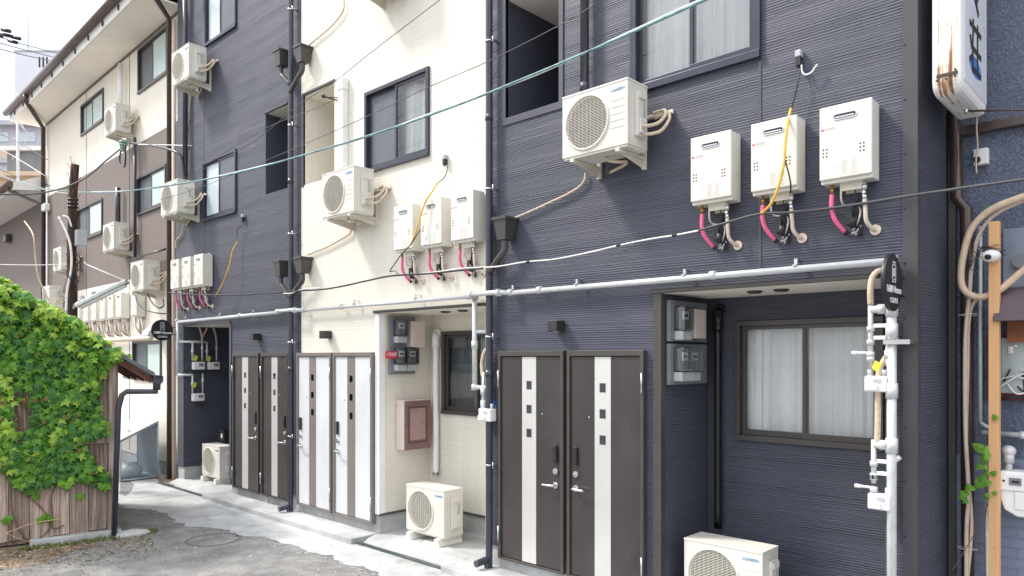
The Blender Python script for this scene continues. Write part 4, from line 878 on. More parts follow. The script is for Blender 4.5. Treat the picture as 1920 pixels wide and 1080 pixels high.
# ================================================================== far background
def bgbox(name, px0, px1, pyt, d, dep_, mm, label, cat='building', z0=0):
    a = Vector(PD(px0, pyt, d)); b = Vector(PD(px1, pyt, d)); t = empty(name, (a.x, a.y, 0), math.atan2(b.y-a.y, b.x-a.x), label, cat); w_ = (Vector((b.x, b.y))-Vector((a.x, a.y))).length
    MB().box(0, w_, 0, dep_, z0, a.z).build('wall', M[mm], t); return t, w_, a.z
M['tower'] = mat('pale grey tower render', (.66, .66, .72), .8, var=.04, vs=.3); M['bgbeige'] = mat('beige render', (.62, .47, .32), .8, var=.12, vs=.8, dirt=(.4, .34, .28, .5), dirt_s=.6); M['bglav'] = mat('lavender render', (.55, .52, .58), .8, var=.05, vs=.5)
M['bggrey'] = mat('grey boards', (.22, .22, .22), .8, var=.2, vs=1.5, streak=4); M['bgorange'] = mat('orange render', (.5, .19, .07), .8)
t, w_, z = bgbox('tower_block', 28, 118, 97, 62, 5, 'tower', 'pale windowless tower block with three narrow slots against the sky')
k = 62/F
MB().box(-.05, w_+.05, -.06, 5.05, z, z+.12).build('roof_rim', M['greylt'], t)
for px in (74, 81, 88): x = (px-28)*k; MB().box(x-.05, x+.07, -.03, .1, z-29*k, z-10*k).build('window', M['dark'], t)
MB().box((78-28)*k, (85-28)*k, -.03, .1, z-68*k, z-55*k).build('window', M['dark'], t)
m = MB(); m.cyl(((38-28)*k, 1, z), ((38-28)*k, 1, z+5.2), .05, 6); m.build('antenna_mast', M['greylt'], t)
t, w_, z = bgbox('apartment_building', -60, 100, 232, 46, 8, 'bglav', 'lavender building with dark flat roof line behind the utility wires'); k = 46/F
MB().box(-.3, w_+.3, -.5, 8, z-6*k, z+2*k).build('roof', M['greylt'], t)
for zz in (38, 60): MB().box(-.2, w_+.1, -.25, .1, z-zz*k-.5, z-zz*k).build('balcony_band', M['greylt'], t)
for i in range(3): MB().box(1.5+i*1.7, 2.6+i*1.7, -.05, .1, z-34*k, z-16*k).build('window', M['frostb'], t)
t, w_, z = bgbox('beige_house', -40, 100, 330, 34, 6, 'bgbeige', 'sunlit beige house with grey boarded upper storey seen past the pole'); k = 34/F
MB().box(5*k+1, w_, .3, 5.5, z, z+52*k).build('upper_storey', M['bggrey'], t); MB().box(-.3, w_+.2, -.4, 6.2, z-3*k, z+5*k).build('roof', M['bgbeige'], t); MB().box(.2, w_+.1, .1, 5.8, z+50*k, z+58*k).build('upper_roof', M['fascia'], t)
for i in range(2): MB().box(1.2+i*1.4, 2.0+i*1.4, -.04, .1, z-60*k, z-36*k).build('window', M['frostb'], t)
t, w_, z = bgbox('orange_house', -40, 6, 458, 26, 4, 'bgorange', 'sliver of an orange house at the left edge'); MB().box(-.2, w_+.2, -.3, 4.2, z, z+.15).build('roof', M['br_trim'], t)
m = MB()
p0 = Vector(PD(36, 600, 24)); p1 = Vector(PD(33, 228, 24)); m.cyl(p0, p1, .045, 8)
t = empty('antenna', p0, 0, 'thin antenna mast with crossing rods in front of the far houses', 'antenna'); m.build('mast', M['greylt'], t).location = -p0
m = MB()
for (a, b) in (((10, 262), (68, 256)), ((22, 300), (60, 252)), ((40, 232), (58, 264)), ((34, 232), (66, 262))): m.cyl(PD(*a, 24), PD(*b, 24), .012, 6)
m.build('antenna_rod', M['greylt'], t).location = -p0
# ================================================================== wooden pole, street light
def poledark():
    return mat('charred weathered wood', (.035, .02, .016), .9, var=.5, vs=22, streak=6, bump=1.0, bs=40, dirt=(.22, .09, .05, .8), dirt_s=9)
M['pole'] = poledark(); PDp = 11.9
b0 = Vector(PD(129, 850, PDp)); t0 = Vector(PD(139, 310, PDp)); t = empty('wooden_pole', (b0.x, b0.y, 0), 0, 'charred leaning wooden utility pole cut off at its top', 'utility pole')
m = MB(); n = 9; P = [b0.lerp(t0, i/n)+Vector((random.uniform(-.012, .012),)*3) for i in range(n+1)]; P[0].z = 0; m.tube([p-t.location for p in P], .09, 12, rads=[.088-.003*i for i in range(n+1)]); m.build('pole_shaft', M['pole'], t)
m = MB(); random.seed(5)
for i in range(70):   # ragged splinters and dead vine stems
    f = random.uniform(.55, 1.0); p = b0.lerp(t0, f)-t.location; a = random.uniform(0, 6.28); r_ = .06; q = p+Vector((r_*math.cos(a), r_*math.sin(a), 0)); m.tube([q, q+Vector((.03*math.cos(a)+random.uniform(-.02, .02), .03*math.sin(a), random.uniform(.05, .16))), q+Vector((.05*math.cos(a), .05*math.sin(a)+random.uniform(-.02, .02), random.uniform(.05, .17)))], .004, 4, sub=2)
m.build('dead_vine', M['vine'] if 'vine' in M else mat('dead vine', (.25, .11, .06), .9, var=.4, vs=20), t)
m = MB(); m.tube([Vector(PD(x, y, PDp-.14))-t.location for x, y in ((110, 407), (122, 430), (132, 460), (134, 500), (126, 545), (124, 585))], .018, 8)
m.tube([Vector(PD(x, y, PDp-.14))-t.location for x, y in ((118, 405), (128, 408), (134, 425))], .014, 8); m.build('cable', M['whitewire'], t)
m = MB()
for yy in (373, 380, 387): m.cyl(Vector(PD(137, yy, PDp))-t.location, Vector(PD(137, yy+3, PDp))-t.location, .08, 14)
m.build('band', M['black'], t)
m = MB(); p = Vector(PD(151, 447, PDp))-t.location; m.box(p.x-.08, p.x+.08, p.y-.08, p.y+.08, p.z-.13, p.z+.13); m.build('junction_box', M['greylt'], t, .01)
m = MB()
for i in range(12):
    p = Vector(PD(138+random.uniform(-6, 14), 470+i*5, PDp-.12))-t.location; q = p+Vector((random.uniform(-.1, .15), random.uniform(-.08, .08), random.uniform(-.12, .05))); m.tube([p, (p+q)/2+Vector((0, 0, -.05)), q], .008, 5, sub=3)
m.build('cable', M['black'], t)
a = Vector(PD(146, 577, PDp-.2)); b = Vector(PD(240, 531, PDp-.2)); t = empty('street_light', a, 0, 'long fluorescent street light arm fixed to the wooden pole', 'street light')
ax_ = (b-a).normalized(); q = ax_.to_track_quat('X', 'Z').to_matrix().to_4x4(); L_ = (b-a).length
t.rotation_euler = q.to_euler()
m = MB(); m.prism([(-.07, 0), (.07, 0), (.055, .05), (.03, .075), (-.03, .075), (-.055, .05)], 0, L_, 'x'); m.build('lamp_housing', M['lampgreen'] if 'lampgreen' in M else mat('grey green lamp housing', (.33, .37, .34), .5, var=.15, vs=12), t, .006)
m = MB(); m.cyl((.05, 0, -.005), (L_-.05, 0, -.005), .045, 12); m.build('diffuser', M['white'], t)
m = MB(); m.box(.1, .16, -.02, .02, .07, .14); m.box(.3, .36, -.02, .02, .07, .12); m.tube([(.1, 0, .1), (-.06, .05, .08), (-.12, .1, .05)], .014, 6); m.build('lamp_bracket', M['steel'], t)
t = empty('stay_rod', PD(160, 495, PDp-.1), 0, 'thin white rod slanting from the pole down to the street light end', 'stay rod'); m = MB(); m.cyl((0, 0, 0), Vector(PD(236, 527, PDp-.2))-t.location, .012, 8); m.build('rod', M['whitewire'], t)
m = MB(); m.cyl((0, 0, -.02), (0, 0, .03), .02, 8); m.build('rod_clamp', M['steel'], t)
# ================================================================== ivy covered shed
SO = Vector((-9.74, -2.10, 0)); SA = math.atan2(.980, .197); SM = Matrix.Translation(SO) @ Matrix.Rotation(SA, 4, 'Z'); SI = SM.inverted()
def LP(px, py, yl=0, Mi=SI):
    o = Mi @ Vector((0, -D, H)); e_ = Mi @ Vector(PD(px, py, 1.0)); d_ = e_-o; t_ = (yl-o.y)/d_.y; return o+d_*t_
def wood():
    m = bpy.data.materials.new('weathered boards'); m.use_nodes = True; nt = m.node_tree; p = nt.nodes['Principled BSDF']; L = nt.links.new
    tc = N(nt, 'ShaderNodeTexCoord'); gm = N(nt, 'ShaderNodeNewGeometry')
    mp = N(nt, 'ShaderNodeMapping'); mp.inputs['Scale'].default_value = (38, 38, 1.6); L(tc.outputs['Object'], mp.inputs[0])
    ad = N(nt, 'ShaderNodeVectorMath', operation='ADD'); rr = N(nt, 'ShaderNodeVectorMath', operation='SCALE'); cb = N(nt, 'ShaderNodeCombineXYZ')
    for i in range(3): L(gm.outputs['Random Per Island'], cb.inputs[i])
    L(cb.outputs[0], rr.inputs[0]); rr.inputs['Scale'].default_value = 50; L(mp.outputs[0], ad.inputs[0]); L(rr.outputs[0], ad.inputs[1])
    n = N(nt, 'ShaderNodeTexNoise'); n.inputs['Scale'].default_value = 1; n.inputs['Detail'].default_value = 8; n.inputs['Distortion'].default_value = .6; L(ad.outputs[0], n.inputs['Vector'])
    r = N(nt, 'ShaderNodeValToRGB'); L(n.outputs['Fac'], r.inputs[0]); e = r.color_ramp.elements; e[0].position = .3; e[0].color = (.11, .075, .06, 1); e[1].position = .7; e[1].color = (.48, .39, .33, 1); x = e.new(.5); x.color = (.31, .235, .195, 1)
    mr = N(nt, 'ShaderNodeMapRange'); mr.inputs[3].default_value = .7; mr.inputs[4].default_value = 1.25; L(gm.outputs['Random Per Island'], mr.inputs[0])
    mu = N(nt, 'ShaderNodeMix', data_type='RGBA', blend_type='MULTIPLY'); mu.inputs[0].default_value = 1; L(r.outputs[0], mu.inputs[6]); L(mr.outputs[0], mu.inputs[7])
    L(mu.outputs[2], p.inputs['Base Color']); p.inputs['Roughness'].default_value = .85
    b = N(nt, 'ShaderNodeBump'); b.inputs['Strength'].default_value = .6; b.inputs['Distance'].default_value = .006; L(n.outputs['Fac'], b.inputs['Height']); L(b.outputs[0], p.inputs['Normal']); return m
M['wood'] = wood(); random.seed(11)
sh = empty('wooden_shed', SO, SA, 'old shed of weathered vertical boards half hidden by ivy', 'shed')
xs = [LP(px, 985).x for px in (-130, -95, -60, -28, 16, 55, 92, 130, 166, 201, 222)]; m = MB()
rl0 = LP(195, 652, -.1); rl1 = LP(289, 706, -.1); slope = (rl1.z-rl0.z)/(rl1.x-rl0.x)
def roofz(x): return rl0.z+(x-rl0.x)*slope
for i, (a, b) in enumerate(zip(xs, xs[1:])):
    j = random.uniform(-.006, .006); zb_ = random.uniform(.05, .09)
    n0 = len(m.v); w2 = b-a
    m.v += [(a+.003, j, zb_), (b-.003, j, zb_+.005), (b-.003, j+.022, zb_), (a+.003, j+.022, zb_), (a+.003, j, roofz(a)-.03), (b-.003, j, roofz(b)-.03), (b-.003, j+.022, roofz(b)-.03), (a+.003, j+.022, roofz(a)-.03)]
    for q in ((0, 3, 2, 1), (4, 5, 6, 7), (0, 1, 5, 4), (1, 2, 6, 5), (2, 3, 7, 6), (3, 0, 4, 7)): m.face(tuple(n0+v for v in q))
m.build('plank_wall', M['wood'], sh)
m = MB(); m.box(-.085, -.0, -.035, .05, .05, roofz(0)-.03); m.box(xs[0], 0, -.03, 0, 1.15, 1.22); m.build('corner_post', M['wood'], sh)
m = MB(); m.box(xs[0], 0, .06, 2.4, .02, roofz(0)-.2); m.build('inner_wall', M['wood'], sh)
m = MB(); m.box(LP(55, 1030).x, .05, -.10, .12, -.02, .075); m.build('plinth', M['conc'], sh, .012)
m = MB(); xa, xb = xs[0]-.4, rl1.x; th_ = .05
m.prism([(xa, roofz(xa)), (xb, roofz(xb)), (xb, roofz(xb)+th_), (xa, roofz(xa)+th_)], -.16, 2.6, 'y'); m.build('roof', M['slate'] if 'slate' in M else mat('grey metal roof', (.13, .135, .15), .5, .2, var=.15), sh)
m = MB()
for yy in (-.08, .5, 1.1, 1.7): m.prism([(xs[3], roofz(xs[3])-.08), (xb-.03, roofz(xb)-.08), (xb-.03, roofz(xb)-.003), (xs[3], roofz(xs[3])-.003)], yy, yy+.05, 'y')
m.build('rafter', M['rust'] if 'rust' in M else mat('reddish timber', (.13, .055, .035), .8, var=.4, vs=12), sh)
m = MB(); zg = roofz(xb)-.02; m.prism([(xb-.02, zg+.03), (xb-.02, zg-.05), (xb+.0, zg-.07), (xb+.06, zg-.07), (xb+.09, zg-.04), (xb+.09, zg+.03), (xb+.075, zg+.03), (xb+.075, zg-.03), (xb, zg-.03), (xb, zg+.03)], -.2, 2.6, 'y'); m.build('gutter', M['pipe_dk'], sh)
a = Vector((xb+.03, -.10, zg-.05)); c1 = LP(232, 736, -.10); c2 = LP(222, 765, -.08); c3 = LP(214, 1003, -.12)
m = MB(); m.tube([a, a+Vector((0, 0, -.12)), c1+Vector((.03, 0, .01)), c1+Vector((-.02, 0, -.03)), c2, c3], .033, 12, False); m.cyl(a+Vector((0, 0, .03)), a+Vector((0, 0, -.1)), .045, 12); m.build('downpipe', M['pipe_dk'], sh)
# ivy
def leafmat(name, c1_, c2_):
    m = bpy.data.materials.new(name); m.use_nodes = True; nt = m.node_tree; p = nt.nodes['Principled BSDF']; L = nt.links.new
    gm = N(nt, 'ShaderNodeNewGeometry'); mx_ = N(nt, 'ShaderNodeMix', data_type='RGBA'); L(gm.outputs['Random Per Island'], mx_.inputs[0]); mx_.inputs[6].default_value = (*c1_, 1); mx_.inputs[7].default_value = (*c2_, 1)
    L(mx_.outputs[2], p.inputs['Base Color']); p.inputs['Roughness'].default_value = .45; p.inputs['Specular IOR Level'].default_value = .4
    tr = N(nt, 'ShaderNodeBsdfTranslucent'); ms = N(nt, 'ShaderNodeMixShader'); ms.inputs[0].default_value = .38; br = N(nt, 'ShaderNodeMix', data_type='RGBA', blend_type='MULTIPLY'); br.inputs[0].default_value = 1; L(mx_.outputs[2], br.inputs[6]); br.inputs[7].default_value = (1.7, 1.6, .6, 1); L(br.outputs[2], tr.inputs[0])
    o = nt.nodes['Material Output']; L(p.outputs[0], ms.inputs[1]); L(tr.outputs[0], ms.inputs[2]); L(ms.outputs[0], o.inputs[0]); return m
LM = [leafmat('ivy leaf', (.10, .26, .035), (.18, .38, .045)), leafmat('dark ivy leaf', (.055, .17, .045), (.09, .24, .05)), leafmat('young ivy leaf', (.30, .50, .07), (.42, .55, .10))]  # third colour paints sunlight on the ivy top, and the yellowish leaves at left
LEAF = [(0, -.62), (.10, -.36), (.20, -.28), (.50, -.30), (.34, -.05), (.46, .22), (.22, .24), (.10, .30), (0, .20), (-.10, .30), (-.22, .24), (-.46, .22), (-.34, -.05), (-.50, -.30), (-.20, -.28), (-.10, -.36)]
def leaf(mb, p, nrm, size, roll, mi):
    q = nrm.to_track_quat('Z', 'Y'); up = Vector((0, 0, 1)); ly = (up-nrm*up.dot(nrm));
    ly = ly.normalized() if ly.length > 1e-3 else Vector((0, 1, 0)); lx = ly.cross(nrm)
    c_, s_ = math.cos(roll), math.sin(roll); ax1 = lx*c_+ly*s_; ay1 = ly*c_-lx*s_; k = len(mb.v); mb.m = mi
    mb.v.append(tuple(p+nrm*.10*size))
    for (u, v) in LEAF: mb.v.append(tuple(p+ax1*u*size+ay1*v*size-nrm*(abs(u)*.38+max(-v-.2, 0)*.35)*size))
    for i in range(16): mb.face((k, k+1+i, k+1+(i+1) % 16), False)
def inpoly(x, y, P):
    r = False; j = len(P)-1
    for i in range(len(P)):
        if (P[i][1] > y) != (P[j][1] > y) and x < (P[j][0]-P[i][0])*(y-P[i][1])/(P[j][1]-P[i][1])+P[i][0]: r = not r
        j = i
    return r
IV = [(-90, 522), (-20, 530), (20, 540), (55, 550), (72, 564), (108, 576), (140, 596), (168, 617), (190, 640), (222, 652), (236, 672), (210, 682), (192, 705), (182, 740), (186, 775), (202, 800), (205, 818), (180, 822), (160, 838), (172, 862), (195, 880), (208, 905), (200, 918), (180, 908), (150, 900), (128, 912), (100, 905), (80, 912), (52, 925), (32, 915), (18, 885), (-90, 880)]
HOLES = [[(22, 705), (40, 700), (58, 735), (60, 800), (40, 835), (24, 830), (18, 760)], [(150, 835), (185, 815), (200, 835), (170, 850)]]
iv = empty('ivy_plant', SO, SA, 'mass of green ivy leaves spilling over the shed roof and boards', 'climbing plant')
m = MB(); random.seed(21); cnt = 0
while cnt < 4200:
    px, py = random.uniform(-90, 240), random.uniform(515, 930)
    if not inpoly(px, py, IV): continue
    if any(inpoly(px, py, h) for h in HOLES) and random.random() < .93: continue
    topd = max(0, 1-(py-(540 if px < 60 else 540+(px-60)*.62))/110)
    off = random.uniform(.02, .12)+topd*random.uniform(0, .2)+.12*max(0, mnoise.noise(Vector((px*.03, py*.03, 0)))+.1)
    if cnt % 3 == 0: off = random.uniform(.0, .05)
    v = LP(px, py, -off)
    nrm = Vector((random.gauss(0, .5), -1, random.gauss(.40+topd*.9, .42))).normalized()
    q_ = random.random(); lit_yellow = .06+topd*.55+(.45 if px < 25 and py > 700 else 0); mi = 2 if q_ < lit_yellow else (1 if random.random() < .40 else 0)  # sunlit top put into leaf colour by height; lower left patch simply yellowish
    leaf(m, v, nrm, random.triangular(.05, .16, .105), random.gauss(0, .55), mi); cnt += 1
# leaves lying over the roof slope behind the wall top
for i in range(1300):
    x = random.uniform(xs[0], LP(205, 655, 0).x); y = random.uniform(-.15, 1.3); v = Vector((x, y, roofz(x)+th_+random.uniform(.0, .06)+.10*max(0, mnoise.noise(Vector((x*2.2, y*2, 7)))+.1)*max(0, min(1, -x*1.2))))
    leaf(m, v, Vector((random.gauss(.15, .35), random.gauss(-.2, .35), 1)).normalized(), random.uniform(.08, .14), random.uniform(0, 6.28), 2 if random.random() < .6 else 0)  # most roof leaves take the colour with sunlight painted in
for (px, py) in ((10, 975), (16, 972), (84, 968), (92, 972), (76, 974), (60, 921), (66, 930), (128, 670), (232, 672), (240, 668), (150, 930)):
    leaf(m, LP(px, py, -.04), Vector((random.gauss(0, .2), -1, .3)).normalized(), .11, random.gauss(0, .3), 0)
random.seed(77)
for i in range(70):
    px, py = random.uniform(-60, 215), random.uniform(600, 915)
    if inpoly(px, py, IV): leaf(m, LP(px, py, -random.uniform(.03, .16)), Vector((random.gauss(0, .6), -1, random.gauss(0, .5))).normalized(), random.uniform(.05, .10), random.uniform(0, 6.28), 3)
m.build('foliage', LM+[leafmat('withered ivy leaf', (.22, .12, .04), (.30, .22, .08))], iv)
M['vine'] = mat('vine stem', (.16, .10, .07), .9, var=.3, vs=30)
m = MB(); random.seed(4)
for pts_ in (((0, 870), (15, 900), (45, 925), (70, 945), (92, 970), (100, 990), (120, 985)), ((20, 900), (24, 960), (40, 1000), (60, 1018)), ((60, 1018), (85, 1000), (98, 975), (96, 930), (110, 900)), ((188, 905), (180, 860), (178, 800), (188, 740), (196, 700)), ((40, 840), (36, 790), (28, 740), (35, 690), (50, 640)), ((120, 900), (110, 860), (118, 800)), ((70, 800), (50, 770), (20, 730))):
    m.tube([LP(a, b, -.015-random.uniform(0, .02)) for a, b in pts_], .008, 6)
m.build('stem', M['vine'], iv)
m = MB(); m.tube([LP(-60, 1020, -.25), LP(10, 1000, -.2), LP(60, 982, -.16), LP(130, 970, -.12)], .005, 5); m.tube([LP(12, 1000, -.2), LP(40, 1012, -.18), LP(60, 1016, -.12)], .004, 5); m.build('dry_stalk', M['drystalk'] if 'drystalk' in M else mat('dry stalk', (.55, .40, .22), .8), iv)
# stone and moss, litter by the shed
random.seed(9)
p = G(247, 1003); m = MB(); m.ell((0, 0, .0), .21, .14, .055, 14, 8, .10); o = m.build('flat_stone', M['conc']); o.location = (p[0], p[1], 0.01); o.rotation_euler = (0, 0, SA); tag(o, 'flat grey stone at the foot of the shed downpipe', 'stone')
M['moss'] = mat('moss', (.12, .16, .03), .95, var=.4, vs=30, bump=1, bs=60)
M['litter'] = leafmat('dry leaf litter', (.12, .085, .06), (.34, .27, .2)); M['litter2'] = leafmat('pale litter', (.30, .28, .26), (.58, .55, .5))
m = MB()
for i in range(500):
    x = random.uniform(-1.0, .45); q = SM @ Vector((x, random.uniform(-.30, -.08), 0));
    if x > 0: q = SM @ Vector((x, random.uniform(-.22, .02), 0))
    h_ = random.uniform(.02, .05); a = random.uniform(0, 6.28); w2 = .012
    m.poly([(q.x-w2*math.cos(a), q.y-w2*math.sin(a), 0), (q.x+w2*math.cos(a), q.y+w2*math.sin(a), 0), (q.x+random.uniform(-.02, .02), q.y+random.uniform(-.02, .02), h_)])
tag(m.build('moss', M['moss']), 'tufts of moss and small weeds along the shed plinth', 'moss', kind='stuff')
m = MB()
for i in range(2600):
    t_ = random.random(); x = random.uniform(-3.0, .3); y = -.12-abs(random.gauss(0, .62))
    q = SM @ Vector((x, y, 0)); s_ = random.uniform(.006, .022)*(1.4 if random.random() < .1 else 1); a = random.uniform(0, 6.28); z = random.uniform(.003, .014); m.m = 0 if random.random() < .7 else 1
    pts_ = [(q.x+s_*math.cos(a+b)*random.uniform(.5, 1.1), q.y+s_*math.sin(a+b)*random.uniform(.5, 1.1), z+random.uniform(-.002, .012)) for b in (0, 1.3, 2.5, 3.8, 5.0)]; m.poly(pts_)
tag(m.build('leaf_litter', [M['litter'], M['litter2']]), 'scattered dry leaves and grit on the ground by the shed', 'litter', kind='stuff')
M['soil'] = mat('brown soil', (.22, .16, .115), .95, var=.4, vs=8, bump=1, bs=50, dirt=(.42, .36, .3, .6), dirt_s=5)
m = MB(); n = 60; pts_ = []
for i in range(n):
    a = 2*math.pi*i/n; q = SM @ Vector((-2.2+1.9*math.cos(a)*(1+.08*math.sin(5*a)), -.45+.62*math.sin(a)*(1+.14*math.sin(7*a+1)), .003)); pts_.append((q.x, q.y, .003))
m.poly(pts_); tag(m.build('soil', M['soil']), kind='structure')
m = MB()
for i in range(130):
    px, py = random.uniform(240, 760), random.uniform(985, 1078); q = G(px, py); s_ = random.uniform(.004, .014)*(2 if random.random() < .06 else 1)
    m.ell((q[0], q[1], .003), s_, s_*.8, s_*.6, 5, 3, .2)
tag(m.build('pebbles', M['slab']), 'small pale pebbles scattered over the asphalt', 'pebbles', kind='stuff')
# ================================================================== rubbish cage
cx_ = -13.75; ya = YX(226, cx_); yb_ = min(YX(296, cx_), .08); t = empty('rubbish_cage', (cx_, (ya+yb_)/2, 0), 0, 'grey mesh rubbish cage with sloping lid against the cream wall', 'rubbish cage'); hw = (yb_-ya)/2
M['mesh'] = mat('grey wire mesh', (.30, .36, .40), .6, var=.1, alpha=.42); M['cageframe'] = mat('grey cage frame', (.42, .46, .50), .5, .2)
z_a, z_b = .72, 1.02; LX = -1.0
m = MB()
def bar(a, b, r=.013): m.cyl(a, b, r, 6)
for x in (0, LX):
    bar((x, -hw, .0), (x, -hw, z_a)); bar((x, hw, 0), (x, hw, z_b)); bar((x, -hw, .03), (x, hw, .03)); bar((x, -hw, z_a), (x, hw, z_b), .018)
for y, z in ((-hw, z_a), (hw, z_b), (-hw, .03), (hw, .03)): bar((0, y, z), (LX, y, z), .016)
m.build('cage_frame', M['cageframe'], t)
m = MB(); m.poly([(0, -hw, .03), (0, hw, .03), (0, hw, z_b), (0, -hw, z_a)]); m.poly([(0, -hw, .03), (0, -hw, z_a), (LX, -hw, z_a), (LX, -hw, .03)]); m.poly([(LX, -hw, .03), (LX, hw, .03), (LX, hw, z_b), (LX, -hw, z_a)]); m.build('mesh_panel', M['mesh'], t)
m = MB(); m.poly([(0, hw, .03), (LX, hw, .03), (LX, hw, z_b), (0, hw, z_b)]); m.poly([(0, -hw, .03), (0, hw, .03), (LX, hw, .03), (LX, -hw, .03)]); m.build('back_panel', M['grey'] if False else M['cageback'] if 'cageback' in M else mat('slate blue sheet', (.16, .20, .24), .6), t)
m = MB(); m.prism([(-hw-.02, z_a+.01), (hw, z_b+.01), (hw, z_b+.03), (-hw-.02, z_a+.03)], LX-.02, .03, 'x'); m.build('lid', M['cageframe'], t)
m = MB(); m.box(-.5, -.2, -.12, -.10, .86, .93); m.build('lid_handle', M['white'], t)
m = MB(); random.seed(2); m.ell((0, 0, .13), .24, .2, .14, 16, 10, .12); m.ell((.08, -.12, .1), .15, .12, .1, 12, 8, .14); o = m.build('rubbish_bag', mat('thin white plastic bag', (.6, .64, .66), .35, var=.12, vs=10, bump=.8, bs=14, spec=.6)); o.location = (cx_-.35, (ya+yb_)/2-.05, .03); tag(o, 'crumpled white plastic bag lying inside the mesh cage', 'bag')
# ================================================================== neighbour on the right
NY = .83
def stucco(name, col, brick=False):
    m = bpy.data.materials.new(name); m.use_nodes = True; nt = m.node_tree; p = nt.nodes['Principled BSDF']; L = nt.links.new; tc = N(nt, 'ShaderNodeTexCoord')
    n0 = N(nt, 'ShaderNodeTexNoise'); n0.inputs['Scale'].default_value = 1.5; n0.inputs['Detail'].default_value = 6; L(tc.outputs['Object'], n0.inputs['Vector'])
    mr = N(nt, 'ShaderNodeMapRange'); mr.inputs[3].default_value = .8; mr.inputs[4].default_value = 1.2; L(n0.outputs['Fac'], mr.inputs[0])
    mu = N(nt, 'ShaderNodeMix', data_type='RGBA', blend_type='MULTIPLY'); mu.inputs[0].default_value = 1; mu.inputs[6].default_value = (*col, 1); L(mr.outputs[0], mu.inputs[7]); L(mu.outputs[2], p.inputs['Base Color']); p.inputs['Roughness'].default_value = .5
    b = N(nt, 'ShaderNodeBump'); b.inputs['Strength'].default_value = .9; b.inputs['Distance'].default_value = .007
    if brick:
        mp = N(nt, 'ShaderNodeMapping'); mp.inputs['Rotation'].default_value = (R(90), 0, 0); L(tc.outputs['Object'], mp.inputs[0])
        v = N(nt, 'ShaderNodeTexBrick'); v.inputs['Scale'].default_value = 1; v.inputs['Brick Width'].default_value = .23; v.inputs['Row Height'].default_value = .072; v.inputs['Mortar Size'].default_value = .006; v.inputs['Mortar Smooth'].default_value = .4; v.inputs['Color1'].default_value = (1, 1, 1, 1); v.inputs['Color2'].default_value = (1, 1, 1, 1); v.inputs['Mortar'].default_value = (0, 0, 0, 1); L(mp.outputs[0], v.inputs['Vector']); L(v.outputs['Color'], b.inputs['Height']); b.inputs['Distance'].default_value = .006
    else:
        v = N(nt, 'ShaderNodeTexNoise'); v.inputs['Scale'].default_value = 42; v.inputs['Detail'].default_value = 2; v.inputs['Distortion'].default_value = 1.2; L(tc.outputs['Object'], v.inputs['Vector'])
        r_ = N(nt, 'ShaderNodeMapRange', interpolation_type='SMOOTHSTEP'); r_.inputs[1].default_value = .42; r_.inputs[2].default_value = .56; L(v.outputs['Fac'], r_.inputs[0]); L(r_.outputs[0], b.inputs['Height'])
    L(b.outputs[0], p.inputs['Normal']); return m
M['stucco'] = stucco('blue grey stucco', (.125, .15, .215)); M['pbrick'] = stucco('painted brick', (.19, .22, .31), True)
nb = empty('stucco_house', (1.5, NY+2, 0), 0, 'blue grey stucco house with painted brick base at the right edge', 'house')
def NL(mb, name, m_, bevel=0): mb.v = [(a-1.5, b-NY-2, c_) for a, b, c_ in mb.v]; return mb.build(name, m_, nb, bevel)
x0 = XW(1792, NY); zbk = ZW(1800, 852, NY)
m = MB(); m.box(x0, 4, NY, NY+4, zbk, 9); NL(m, 'wall', M['stucco']); m = MB(); m.box(x0, 4, NY-.012, NY+4, 0, zbk); NL(m, 'brick_base', M['pbrick'])
m = MB(); m.box(XB1+.01, x0+.01, NY-.06, NY+1, 0, 9); NL(m, 'corner_cover', M['trimdk'])
m = MB(); zp = ZW(1860, 236, NY-.04); m.box(x0+.02, 4, NY-.06, NY, zp-.035, zp+.035); NL(m, 'horizontal_pipe', M['pipe_br'], .01)
def npipe(pts, r, mm, name, sp_=False, Y=NY-.06): m = MB(); m.tube([PT(a, b, Y) for a, b in pts], r, 12, sp_); return NL(m, name, M[mm])
npipe([(1790, 205), (1794, 372), (1812, 392), (1815, 1200)], .040, 'pipe_br', 'downpipe')
npipe([(1838, 425), (1838, 792)], .013, 'galv', 'conduit'); npipe([(1838, 792), (1850, 800), (1870, 803)], .014, 'galv', 'conduit')
m = MB(); q0 = PT(1880, 430, NY-.01); q1 = PT(1935, 545, NY-.01); m.box(q0[0], q1[0]+.3, NY-.012, NY, q1[2], q0[2]); NL(m, 'smooth_panel', mat('pale blue render', (.24, .27, .34), .6, var=.15, vs=5), .01)
m = MB(); m.cyl((XW(1915, NY), NY-.02, ZW(1915, 490, NY)), (XW(1915, NY), NY-.05, ZW(1915, 490, NY)), .05, 18); NL(m, 'vent_cap', M['grey'])
m = MB(); q0 = PT(1872, 545, NY-.1); m.prism([(NY-.30, q0[2]-.22), (NY, q0[2]-.22), (NY, q0[2]+.03), (NY-.18, q0[2])], q0[0]+.0, q0[0]+.6, 'x'); o = NL(m, 'vent_cowl', mat('purple brown metal', (.09, .065, .075), .45, .1), .006)
m = MB(); m.box(q0[0]+.06, q0[0]+.55, NY-.16, NY-.01, q0[2]-.36, q0[2]-.20); NL(m, 'vent_opening', M['rustbox'] if 'rustbox' in M else mat('rusty box', (.22, .07, .03), .7, var=.3))
